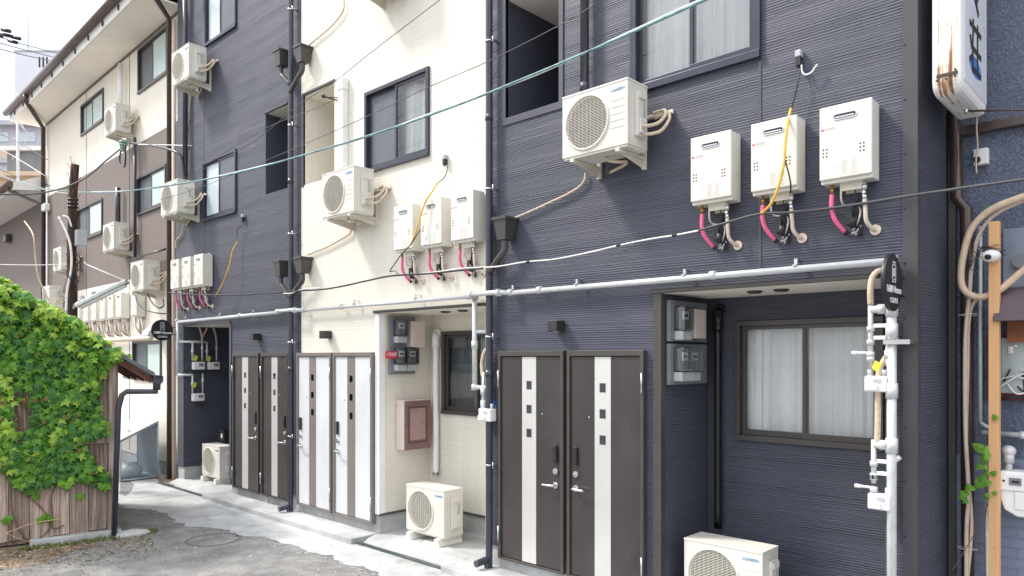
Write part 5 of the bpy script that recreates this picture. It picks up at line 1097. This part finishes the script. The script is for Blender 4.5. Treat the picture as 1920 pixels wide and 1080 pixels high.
# board with stripped meter plate
q0 = PT(1850, 626, NY-.03); q1 = PT(1930, 752, NY-.03); t = empty('meter_backing_board', (q0[0], NY, q1[2]), 0, 'dark red wooden board carrying a bare grey meter plate with loose wires', 'meter board')
w_, h_ = q1[0]-q0[0]+.12, q0[2]-q1[2]
MB().box(0, w_, -.045, 0, 0, h_).build('board', mat('dark red painted wood', (.09, .02, .025), .4, var=.2, vs=8), t, .006)
m = MB(); px0 = XW(1876, NY-.06)-q0[0]; m.box(px0, px0+.2, -.062, -.045, .05, h_-.03); m.build('meter_plate', mat('grey pressed plate', (.42, .47, .48), .4, .2, var=.1, vs=9), t, .03)
m = MB()
for (x, z) in ((.05, .1), (.05, .3), (.12, .1), (.12, .22), (.09, .38), (.15, .30)): m.cyl((px0+x, -.068, z), (px0+x, -.060, z), .007, 8)
m.box(px0+.045, px0+.075, -.072, -.06, h_-.14, h_-.09); m.build('screw', M['steel'], t)
m = MB(); m.tube([(px0-.02, -.07, .08), (px0+.06, -.1, .14), (px0+.14, -.09, .19), (px0+.24, -.08, .18)], .006, 6); m.tube([(px0+.04, -.07, .12), (px0+.1, -.09, .05), (px0+.2, -.08, .08)], .006, 6); m.tube([(px0-.01, -.07, .14), (px0+.08, -.08, .17), (px0+.2, -.08, .13)], .006, 6); m.build('loose_wire', M['whitewire'], t)
m = MB(); m.tube([(px0+.02, -.07, .13), (px0+.06, -.08, .22)], .006, 6); m.tube([(px0+.10, -.07, .1), (px0+.14, -.09, .07), (px0+.13, -.07, .2)], .006, 6); m.tube([(px0-.06, -.05, .01), (px0+.05, -.08, .02), (px0+.2, -.06, .03)], .009, 6); m.build('loose_wire', M['black'], t)
# gas meter at the right edge
q0 = PT(1873, 882, NY-.2); q1 = PT(1873, 965, NY-.2); t = empty('gas_meter', (q0[0], NY-.1, q1[2]), 0, 'white domestic gas meter on the brick wall at the right edge', 'gas meter'); h_ = q0[2]-q1[2]
m = MB(); m.prism([(0.0, h_), (.0, .12), (.03, .04), (.10, 0), (.26, 0), (.26, h_)], -.10, .06, 'y'); m.build('meter_body', M['white'], t, .012)
m = MB(); m.box(-.005, .27, -.115, .06, h_-.13, h_-.01); m.build('meter_head', M['white'], t, .008); m = MB(); m.box(.06, .13, -.12, -.112, h_-.09, h_-.04); m.build('dial_window', M['grey'], t)
m = MB(); m.box(.075, .118, -.1215, -.119, h_-.075, h_-.057); m.build('digits', M['ink'], t); m = MB(); m.cyl((.03, -.112, h_-.065), (.03, -.118, h_-.065), .008, 10); m.build('button', M['ink'], t)
m = MB(); m.box(.09, .26, -.112, -.10, .05, .17); m.build('front_cover', M['white'], t, .01)
m = MB(); zt = ZW(1880, 838, NY-.1)-q1[2]; m.tube([(.045, -.03, h_-.02), (.045, -.03, h_+.07)], .022, 12, False); m.cyl((.045, -.03, h_+.05), (.045, -.03, h_+.12), .034, 12); m.ell((.045, -.03, h_+.13), .045, .045, .04); m.tube([(.045, -.03, h_+.13), (.045, .04, h_+.13)], .024, 10, False)
m.tube([(-.12, .03, h_+.24), (.5, .03, h_+.24)], .018, 10, False); m.cyl((.10, .03, h_+.24), (.135, .03, h_+.24), .027, 12); m.cyl((.28, .03, h_+.24), (.31, .03, h_+.24), .027, 12); m.build('gas_pipe', M['galv'], t)
# timber post with white camera dome
PYp = NY-.24; t = empty('timber_post', (XW(1865, PYp), PYp, 0), 0, 'raw orange timber post standing before the stucco wall', 'post'); m = MB(); m.box(-.031, .031, -.03, .03, 0, ZW(1865, 416, PYp)); m.build('post', M['postwood'], t, .003)
m = MB(); m.cyl((0, -.031, .9), (0, -.033, .9), .004, 6); m.build('nail', M['steel'], t)
t = empty('security_camera', (XW(1858, PYp-.06), PYp-.06, ZW(1858, 480, PYp-.06)), 0, 'white dome camera wired to the timber post', 'camera'); m = MB(); m.ell((0, 0, 0), .058, .05, .042, 20, 12); m.build('dome', M['white'], t); m = MB(); m.ell((-.008, -.035, -.008), .024, .022, .02, 14, 8); m.build('lens', M['black'], t)
m = MB(); random.seed(8)
for i in range(9): m.tube([(random.uniform(-.09, .09), .02, random.uniform(-.02, .08)) for _ in range(4)], .0022, 5)
for i in range(8): m.tube([(-.12+random.uniform(-.06, .03), .1, random.uniform(-.08, .10)) for _ in range(4)], .0022, 5)
m.build('wire_tangle', M['black'], t)
# thick beige conduits
t = empty('conduit_loop', (XW(1808, NY-.18), NY-.18, 2.4), 0, 'thick beige conduit looping forward of the stucco wall', 'conduit')
def rel(pts, Y): return [Vector(PT(a, b, Y))-t.location for a, b in pts]
m = MB(); m.tube(rel([(1990, 345), (1920, 368), (1860, 392), (1822, 428), (1806, 480), (1802, 525), (1812, 548), (1838, 557), (1868, 548), (1892, 530), (1920, 506), (1980, 460)], NY-.22), .023, 12); m.build('outer_conduit', M['condm'], t) if 'condm' in M else m.build('outer_conduit', mat('beige conduit', (.66, .50, .36), .55, var=.1, vs=18), t)
t = empty('conduit_pair', (XW(1808, NY-.15), NY-.15, 2.0), 0, 'pair of thin beige conduits strapped together beside the brown downpipe', 'conduit')
m = MB(); m.tube(rel([(1990, 352), (1920, 376), (1866, 402), (1836, 440), (1822, 500), (1818, 552), (1810, 640), (1810, 800), (1816, 920), (1812, 1000), (1812, 1180)], NY-.17), .014, 10); m.build('conduit', M['beigepipe'], t)
m = MB(); m.tube(rel([(1836, 556), (1818, 590), (1814, 700), (1812, 850), (1822, 980), (1814, 1090), (1814, 1180)], NY-.15), .012, 10); m.build('conduit', bpy.data.materials['beige conduit'], t)
m = MB()
for (x, y) in ((1815, 592), (1814, 1030)): q = Vector(PT(x, y, NY-.14))-t.location; m.tube([q+Vector((.06*math.cos(a), .05*math.sin(a), .002*a)) for a in [i*.7 for i in range(10)]], .002, 5)
m.build('tie', M['whitewire'], t)
# small white box under the sign
t = empty('junction_box', (XW(1842, NY), NY, ZW(1842, 297, NY)), 0, 'little white junction box with black gland below the sign', 'junction box'); MB().box(-.045, .045, -.06, 0, -.055, .06).build('box_body', M['white'], t, .006); m = MB(); m.cyl((-.02, -.06, -.02), (-.02, -.085, -.02), .022, 12); m.build('gland', M['black'], t)
m = MB(); m.tube([Vector(PT(a, b, NY-.1))-t.location for a, b in ((1832, 215), (1831, 240), (1833, 275), (1830, 300), (1831, 325))], .006, 6); m.build('cable', M['beige'], t)
# vine leaves
t = empty('vine_plant', (XW(1845, NY-.2), NY-.2, 0), 0, 'few heart shaped vine leaves between the brown pipe and the timber post', 'climbing plant'); m = MB(); random.seed(31)
HEART = [(0, -.6), (.22, -.35), (.40, -.05), (.42, .2), (.28, .36), (.1, .34), (0, .22), (-.1, .34), (-.28, .36), (-.42, .2), (-.40, -.05), (-.22, -.35)]
for (px, py, s_) in ((1834, 838, .075), (1846, 845, .075), (1849, 855, .06), (1845, 862, .06), (1835, 874, .055), (1846, 876, .05), (1842, 900, .085), (1836, 908, .08), (1851, 905, .06), (1818, 915, .075), (1806, 926, .07), (1803, 932, .06), (1851, 888, .04), (1866, 783, .05), (1862, 888, .045), (1864, 925, .04), (1849, 930, .05), (1810, 940, .05)):
    v = Vector(PT(px, py, PYp-.05))-t.location; nrm = Vector((random.gauss(0, .3), -1, random.gauss(.4, .25))).normalized(); roll = random.gauss(0, .9); lx = Vector((1, 0, 0)); ly = nrm.cross(lx)*-1; ly.normalize(); c_, s2 = math.cos(roll), math.sin(roll); k = len(m.v); m.v.append(tuple(v+nrm*.006))
    for (u, w2) in HEART: p = v+(lx*c_+ly*s2)*u*s_+(ly*c_-lx*s2)*w2*s_-nrm*abs(u)*.3*s_; m.v.append(tuple(p))
    for i in range(12): m.face((k, k+1+i, k+1+(i+1) % 12))
m.build('foliage', LM[0], t)
m = MB(); m.tube([Vector(PT(a, b, PYp))-t.location for a, b in ((1850, 1180), (1846, 1000), (1850, 940), (1846, 880), (1850, 830), (1862, 785))], .004, 6); m.tube([Vector(PT(a, b, PYp))-t.location for a, b in ((1785, 1070), (1810, 1030), (1838, 980), (1852, 945))], .003, 6); m.build('stem', M['vine'], t)
m = MB(); m.tube([Vector(PT(a, b, NY-.05))-t.location for a, b in ((1851, 930), (1851, 1180))], .012, 8, False); m.build('support_cane', M['whitewire'], t)
# big box sign
def rusty():
    m = bpy.data.materials.new('white painted steel with rust'); m.use_nodes = True; nt = m.node_tree; p = nt.nodes['Principled BSDF']; L = nt.links.new; tc = N(nt, 'ShaderNodeTexCoord')
    sp = N(nt, 'ShaderNodeSeparateXYZ'); L(tc.outputs['Object'], sp.inputs[0])
    mp = N(nt, 'ShaderNodeMapping'); mp.inputs['Scale'].default_value = (60, 3, 1.5); L(tc.outputs['Object'], mp.inputs[0]); n = N(nt, 'ShaderNodeTexNoise'); n.inputs['Scale'].default_value = 1; n.inputs['Detail'].default_value = 5; L(mp.outputs[0], n.inputs['Vector'])
    n2 = N(nt, 'ShaderNodeTexNoise'); n2.inputs['Scale'].default_value = 14; n2.inputs['Detail'].default_value = 8; L(tc.outputs['Object'], n2.inputs['Vector'])
    z = N(nt, 'ShaderNodeMapRange'); L(sp.outputs[2], z.inputs[0]); z.inputs[1].default_value = .28; z.inputs[2].default_value = .02; z.inputs[3].default_value = -.03; z.inputs[4].default_value = .17
    # streaks are strongest around the middle of the narrow face
    xd = N(nt, 'ShaderNodeMath', operation='ABSOLUTE'); L(sp.outputs[0], xd.inputs[0]); xr = N(nt, 'ShaderNodeMapRange'); L(xd.outputs[0], xr.inputs[0]); xr.inputs[1].default_value = .02; xr.inputs[2].default_value = .075; xr.inputs[3].default_value = .10; xr.inputs[4].default_value = -.12
    yr = N(nt, 'ShaderNodeMapRange'); L(sp.outputs[1], yr.inputs[0]); yr.inputs[1].default_value = .0; yr.inputs[2].default_value = .10; yr.inputs[3].default_value = 0; yr.inputs[4].default_value = -.22
    a = N(nt, 'ShaderNodeMath', operation='ADD'); L(n.outputs['Fac'], a.inputs[0]); L(z.outputs[0], a.inputs[1]); b = N(nt, 'ShaderNodeMath', operation='ADD'); L(a.outputs[0], b.inputs[0]); L(xr.outputs[0], b.inputs[1]); b2 = N(nt, 'ShaderNodeMath', operation='ADD'); L(b.outputs[0], b2.inputs[0]); L(yr.outputs[0], b2.inputs[1])
    c_ = N(nt, 'ShaderNodeMath', operation='MULTIPLY_ADD'); L(n2.outputs['Fac'], c_.inputs[0]); c_.inputs[1].default_value = .35; L(b2.outputs[0], c_.inputs[2])
    r = N(nt, 'ShaderNodeValToRGB'); L(c_.outputs[0], r.inputs[0]); e = r.color_ramp.elements; e[0].position = .74; e[0].color = (.80, .79, .77, 1); e[1].position = 1.0; e[1].color = (.10, .045, .022, 1); x = e.new(.82); x.color = (.55, .36, .22, 1); x = e.new(.90); x.color = (.28, .14, .06, 1)
    L(r.outputs[0], p.inputs['Base Color']); p.inputs['Roughness'].default_value = .45; return m
M['rusty'] = rusty(); SY0, SX1 = -.10, -1.059; SX0 = XW(1746, SY0); SY1 = .645; zb_ = 3.86; hx = (SX1-SX0)/2
t = empty('box_sign', ((SX0+SX1)/2, SY0, zb_), 0, 'tall white box sign with rust stains and black characters edged in blue', 'sign')
m = MB(); DY = SY1-SY0; r_ = .09
prof = [(r_-r_*math.cos(R(a)), r_-r_*math.sin(R(a))) for a in range(0, 91, 15)]; pl = [(y, z) for y, z in prof]+[(DY-y, z) for y, z in reversed(prof)]+[(DY, 2.2), (0, 2.2)]
m.prism(pl, -hx, hx, 'x'); m.build('sign_box', M['rusty'], t, .028)
m = MB(); m.box(hx-.002, hx+.004, .07, DY-.03, .08, 2.2); m.build('sign_face', mat('white acrylic', (.74, .75, .80), .3, var=.03), t)
m = MB(); m.box(-hx+.03, hx-.02, -.006, .01, .10, .12); m.build('seam', mat('dark rust', (.07, .045, .03), .8, var=.4, vs=30), t)
m = MB()
for (x, z) in ((-.05, .085), (.0, .085), (.05, .09), (.05, .13)): m.cyl((x, -.006, z), (x, .004, z), .007, 8)
m.build('bolt', bpy.data.materials['dark rust'], t)
def blue_patch(y0, y1, z0, z1):
    mb = MB(); n = 24; k = len(mb.v); mb.poly([(hx+.0045, (y0+y1)/2+(y1-y0)/2*math.cos(2*math.pi*i/n), (z0+z1)/2+(z1-z0)/2*math.sin(2*math.pi*i/n)) for i in range(n)]); return mb.build('blue_glow_paint', mat('blue paint', (.08, .22, .65), .4, var=.3, vs=8), t)
blue_patch(.20, .54, .17, .30)
text('sign_writing', '荘', .37, (hx+.006, .36, .325), (R(90), 0, R(90)), M['ink'], t, extr=.001, bold=.005, sx=1.0)
text('sign_writing', '々', .37, (hx+.006, .36, .71), (R(90), 0, R(90)), M['ink'], t, extr=.001, bold=.006)
m = MB()
for z in (.35, 1.9): m.box(-.02, .02, DY-.02, NY-SY0, z, z+.05)
m.build('bracket', M['bronze'], t)
t = empty('stay_wire', PT(1815, 208, .2), 0, 'rusty stay wire running right from the foot of the box sign', 'stay wire'); m = MB(); m.tube([(0, 0, 0), Vector(PT(1990, 204, .1))-t.location], .007, 6, False); m.build('wire', M['pipe_br'], t); m = MB(); m.cyl((-.01, 0, -.012), (-.01, 0, .012), .012, 8); m.build('eye_bolt', M['steel'], t)
# ================================================================== overhead cables
def cable(name, pts, r, mm, label, cat='cable', group=None, n=7):
    P = [Vector(PT(*p)) for p in pts]; m = MB(); m.tube(P, r, n, sub=6); o = m.build(name, M[mm]); return tag(o, label, cat, group)
cable('overhead_cable', [(1420, -40, -.9), (1322, 0, -.9), (1180, 63, -.9), (1000, 140, -.9), (820, 211, -.9), (640, 270, -.9), (440, 325, -.9), (300, 350, -.9), (190, 361, -.9), (80, 353, -.9), (20, 335, -.9), (-80, 300, -.9)], .010, 'tealwire', 'teal and black twisted cable sweeping across the whole street')
cable('overhead_cable', [(1430, -44, -.89), (1322, -4, -.895), (1180, 60, -.885), (1000, 143, -.895), (820, 208, -.885), (640, 272, -.895), (440, 323, -.885), (300, 352, -.895), (190, 359, -.885), (80, 355, -.895), (-80, 302, -.89)], .006, 'whitewire', 'thin white line twisted along the teal cable')
for pts, lab in (([(840, -12, -.6), (700, 95, -.6), (625, 155, -.6), (560, 197, -.6), (480, 262, -.6), (380, 318, -.6)], 'thin dark wire slanting down from the top of the cream wall'),
    ([(1120, 5, -.5), (1050, 47, -.5), (915, 115, -.5), (800, 165, -.5), (640, 240, -.5), (400, 342, -.5), (300, 375, -.5)], 'thin pale wire crossing the open balcony to the far house'),
    ([(625, 188, -.25), (580, 208, -.35), (500, 240, -.5), (400, 300, -.6), (345, 340, -.6)], 'short dark wire hooked beside the cream balcony opening')):
    cable('wire', pts, .004, 'greywire', lab, 'wire')
cable('cable_bundle', [(1990, 322, -.12), (1920, 336, -.12), (1800, 353, -.12), (1700, 368, -.12), (1560, 390, -.12), (1480, 398, -.14), (1420, 402, -.16), (1360, 418, -.16), (1310, 432, -.16)], .0095, 'greywire', 'dark cable bundle crossing in front of the nearest heaters')
cable('white_cable', [(1312, 432, -.16), (1265, 441, -.16), (1220, 448, -.16), (1160, 460, -.16), (1110, 472, -.16), (1040, 486, -.16), (985, 491, -.16), (930, 500, -.18), (870, 503, -.25), (800, 512, -.28), (740, 517, -.28)], .007, 'whitewire', 'sagging white cable on the nearest navy wall')
cable('cable_bundle', [(905, 503, -.24), (870, 506, -.26), (800, 513, -.285), (735, 517, -.28), (690, 526, -.2), (640, 537, -.2), (600, 543, -.2), (545, 546, -.2), (500, 550, -.16), (440, 553, -.14), (380, 553, -.25), (330, 550, -.28), (316, 548, -.2)], .0105, 'black', 'black cable bundle running low along the cream and far navy walls')
cable('white_cable', [(600, 540, -.19), (570, 542, -.19), (556, 546, -.19), (545, 550, -.2), (532, 550, -.2)], .007, 'whitewire', 'short white cable end wrapped past the downpipe')
def hookup(pin, wire, yel, tail, lab):
    p = Vector(PT(*pin, 0)); t = empty('service_drop', p, 0, lab, 'cable'); m = MB(); m.cyl((0, -.02, .03), (0, 0, .03), .02, 10); m.box(-.022, .022, -.055, 0, 0, .05); m.build('cap', M['greylt'], t, .008); m = MB(); m.box(-.018, .018, -.05, -.01, -.06, .0); m.tube([(.01, -.03, -.02), (.02, -.03, -.05), (-.01, -.04, -.08)], .006, 6); m.build('clamp', M['black'], t)
    m = MB(); m.tube([Vector(PT(*a, -.06 if i else -.03))-p for i, a in enumerate(wire)], .005, 6); m.build('wire', M['black'], t)
    m = MB(); m.tube([Vector(PT(*a, yy))-p for a, yy in yel], .010, 8); m.build('yellow_conduit', M['yellow'], t)
    if tail: m = MB(); m.tube([Vector(PT(*a, yy))-p for a, yy in tail], .006, 6); m.build('tail_wire', M['black'], t)
    return t, p
t, p = hookup((1501, 110), [(1500, 125), (1497, 150), (1492, 175), (1484, 204)], [((1483, 204), -.08), ((1477, 230), -.2), ((1472, 275), -.24), ((1471, 300), -.24), ((1465, 330), -.24), ((1456, 360), -.24), ((1446, 382), -.22), ((1428, 400), -.17)], [((1472, 300), -.24), ((1482, 340), -.24), ((1482, 362), -.2)], 'yellow conduit dropping from a wall clamp across the middle near heater')
m = MB(); m.tube([Vector(PT(a, b, -.05))-p for a, b in ((1503, 122), (1504, 134), (1510, 140), (1521, 136), (1529, 125), (1533, 121))], .006, 8); m.build('white_tail', M['whitewire'], t)
hookup((838, 300), [(838, 312), (838, 322), (832, 334), (822, 342)], [((821, 342), -.08), ((808, 362), -.18), ((798, 378), -.22), ((788, 405), -.24), ((782, 428), -.24), ((770, 460), -.24)], [((788, 430), -.24), ((770, 458), -.25), ((752, 478), -.25), ((740, 495), -.26), ((731, 509), -.27), ((740, 508), -.27), ((749, 516), -.28)], 'yellow conduit dropping from a wall clamp across the cream wall heaters')
hookup((459, 408), [(458, 418), (452, 424), (446, 430), (444, 445), (446, 453)], [((446, 453), -.05), ((436, 470), -.1), ((432, 490), -.12), ((426, 510), -.14), ((416, 535), -.15), ((404, 556), -.16)], None, 'yellow conduit dropping from a wall clamp on the far navy wall')
t = empty('wire_anchor', PT(632, 188, 0), 0, 'black wire anchor beside the cream balcony opening', 'wire anchor'); m = MB(); m.cyl((0, 0, 0), (0, -.2, 0), .01, 8); m.ell((0, -.2, .0), .025, .03, .025, 10, 6); m.build('anchor', M['black'], t); m = MB(); m.tube([(0, -.15, 0), (.12, -.1, -.02), (.2, -.05, -.05), (.2, -.02, -.12)], .006, 6); m.build('wire', M['black'], t)
# AC drain hoses along walls
def hose(pts, lab, r=.011, Y=-.03): return cable('drain_hose', [(a, b, Y) for a, b in pts], r, 'beige', lab, 'drain hose')
hose([(1098, 325), (1096, 338), (1084, 352), (1060, 366), (1030, 380), (1000, 394), (962, 410)], 'beige hose from the nearest wall unit down to the black hopper')
hose([(658, 430), (656, 438), (640, 448), (615, 462), (595, 470), (577, 478)], 'beige hose from the cream wall unit to its hopper')
hose([(645, 0), (644, 18), (634, 35), (615, 55), (595, 72), (578, 86)], 'beige hose curving from the topmost unit to the upper hopper')
hose([(343, 415), (343, 430), (338, 442), (330, 452), (330, 465)], 'beige hose under the lower far navy unit')
hose([(347, 172), (347, 205), (346, 260), (344, 300), (343, 340)], 'left beige hose hanging between the two far navy units', .009); hose([(358, 172), (355, 205), (349, 232), (347, 260), (346, 335)], 'right beige hose joining its neighbour between the two far navy units', .009)
# left side wires near the pole
def wirepd(pts, r, mm, lab, name='wire', cat='wire'):
    m = MB(); m.tube([Vector(PD(*q)) for q in pts], r, 6); return tag(m.build(name, M[mm]), lab, cat)
wirepd([(-60, 360, 11), (0, 364, 11), (60, 364, 11.3), (120, 352, 11.5), (165, 330, 11.6), (200, 300, 11.6), (225, 280, 11.6)], .012, 'greywire', 'dark cable rising from the left edge to the green insulator')
wirepd([(46, 415, 16), (62, 440, 15), (66, 480, 15), (72, 520, 15), (90, 560, 15), (100, 590, 15)], .016, 'beige', 'old yellow conduit hanging at the far left corner', 'hanging_conduit', 'conduit')
wirepd([(-40, 495, 12), (60, 497, 12), (130, 495, 12)], .006, 'whitewire', 'pale horizontal wire reaching the wooden pole')
for i, (a, b) in enumerate((((-60, 50), (140, 108)), ((-60, 62), (140, 116)), ((-60, 75), (135, 122)))):
    wirepd([(*a, 30), ((a[0]+b[0])/2, (a[1]+b[1])/2+3, 32), (*b, 40)], .022, 'greywire', ('highest', 'middle', 'lowest')[i]+' of three black power lines against the sky')
for i, (a, c2, b) in enumerate((((-40, 238), (20, 260), (90, 300)), ((-40, 262), (20, 290), (85, 330)), ((-40, 300), (30, 330), (110, 352)), ((-40, 168), (20, 175), (90, 190)))):
    wirepd([(*a, 20), (*c2, 20), (*b, 19)], .010, 'whitewire' if i % 2 else 'greywire', ('highest sagging wire before the lavender building', 'middle sagging wire before the lavender building', 'lowest sagging wire, before the beige house', 'lone pale wire crossing in front of the tower')[i])
m = MB(); random.seed(6); c0 = Vector(PD(8, 70, 29))
for i in range(7):
    p = c0+Vector((random.uniform(-.5, .5), random.uniform(-.3, .3), random.uniform(-.3, .3))); q = p+Vector((.35, .2, -.12)); m.cyl(p, q, .07, 8)
tag(m.build('line_clamp', M['black']), 'cluster of black clamps on the power lines at the left edge', 'line clamp')
# bracket arm with insulator
p = Vector(PT(338, 290, -.1)); t = empty('insulator_arm', p, 0, 'dark steel arm with a green insulator reaching left from the far navy house', 'insulator arm')
q = [Vector(PT(345, 330, -.1)), Vector(PT(340, 295, -.14)), Vector(PT(325, 283, -.2)), Vector(PT(290, 274, -.25)), Vector(PT(245, 268, -.3))]; m = MB(); m.tube([x-p for x in q], .022, 8); m.build('arm', M['pipe_dk'], t)
e_ = q[-1]; e_ = Vector(PT(231, 275, -.3))-p; m = MB()
for i in range(4): m.cyl(e_+Vector((0, 0, .10-i*.05)), e_+Vector((0, 0, .065-i*.05)), .075-.008*i, 12)
m.build('insulator', mat('green glazed ceramic', (.20, .32, .28), .25, var=.2), t)
m = MB(); m.tube([e_+Vector((.1, 0, .0)), e_+Vector((.12, 0, -.25)), e_+Vector((.0, .02, -.38)), e_+Vector((-.18, 0, -.25)), e_+Vector((-.12, 0, -.05)), e_+Vector((.02, 0, -.02))], .015, 7); m.build('wire_loop', M['black'], t)
wirepd([(260, 271, 13.2), (310, 272, 12.8), (380, 274, 12.3)], .010, 'whitewire', 'white stay wire behind the insulator arm')

# drooping black cables under the far unit, and the dirt pit at the foot of the brown downpipe
for pts, lab in (([(254, 553, -.2), (258, 568, -.3), (272, 580, -.3), (295, 587, -.2), (318, 588, -.15)], 'long black cable drooping from the far unit towards the round sign'), ([(276, 548, -.25), (284, 566, -.3), (297, 577, -.3), (306, 574, -.2), (306, 562, -.15)], 'short black cable looping under the far unit')):
    m = MB(); m.tube([BM @ Vector((XB(px, y), y, ZB(px, py, y))) for px, py, y in pts], .013, 6); tag(m.build('cable', M['black']), lab, 'cable')
m = MB(); q = [G(x, y, .006) for x, y in ((292, 897), (318, 893), (330, 900), (326, 911), (305, 910))]; m.poly(q); tag(m.build('soil', M['soil']), kind='structure')
m = MB(); q = [G(x, y, .006) for x, y in ((225, 903), (240, 901), (252, 908), (246, 921), (236, 930), (225, 926))]; m.poly(q); tag(m.build('asphalt_patch', M['asphalt']), kind='structure')

def hair(points, w_, z, name, m, label=None, cat=None):
    mb = MB(); P = []
    for i in range(len(points)-1):
        a_, b_ = Vector((*points[i], 0)), Vector((*points[i+1], 0))
        for k in range(10):
            q = a_.lerp(b_, k/10); P.append(Vector((q.x+.025*mnoise.noise(q*6), q.y+.025*mnoise.noise(q*6+Vector((5, 5, 5))), z)))
    for i in range(len(P)-1):
        d_ = (P[i+1]-P[i]).normalized(); n_ = Vector((-d_.y, d_.x, 0))*w_*(.6+.5*math.sin(i*1.7)); mb.poly([P[i]-n_, P[i+1]-n_, P[i+1]+n_, P[i]+n_])
    o = mb.build(name, m); o['kind'] = 'structure'; return o
M['crack'] = mat('crack dirt', (.13, .125, .12), .95)
hair([(-12.6, -.35), (-12.3, -1.0), (-12.5, -1.4)], .0035, .0055, 'pavement_crack', M['crack']); hair([(-10.2, -.42), (-9.9, -.8), (-10.1, -1.2)], .003, .0055, 'pavement_crack', M['crack']); hair([(-8.1, -.42), (-7.9, -.7)], .003, .0055, 'pavement_crack', M['crack']); hair([(-6.1, -.32), (-6.3, -.6), (-6.1, -.9)], .003, .0055, 'pavement_crack', M['crack'])
c_ = G(400, 1012); mb = MB(); n = 48
for i in range(n):
    a_, b_ = 2*math.pi*i/n, 2*math.pi*(i+1)/n
    mb.poly([(c_[0]+r*math.cos(t_), c_[1]+r*math.sin(t_), .004) for r, t_ in ((.29, a_), (.29, b_), (.315, b_), (.315, a_))])
o = mb.build('manhole_rim', M['crack']); o['kind'] = 'structure'

for px, py in ((1265, 441), (1160, 460), (990, 491)):
    p = Vector(PT(px, py, -.16)); mb = MB(); mb.cyl(p+Vector((-.02, 0, -.004)), p+Vector((.02, 0, .004)), .0115, 8); tag(mb.build('cable_tie', M['black']), {1265: 'black tie on the white cable nearest the left near heater', 1160: 'black tie in the middle of the sagging white cable', 990: 'black tie on the white cable near the black hopper'}[px], 'cable tie')
for o in (ac0_src, ht_src):
    def rm(q):
        for c_ in list(q.children): rm(c_)
        bpy.data.objects.remove(q)
    rm(o)
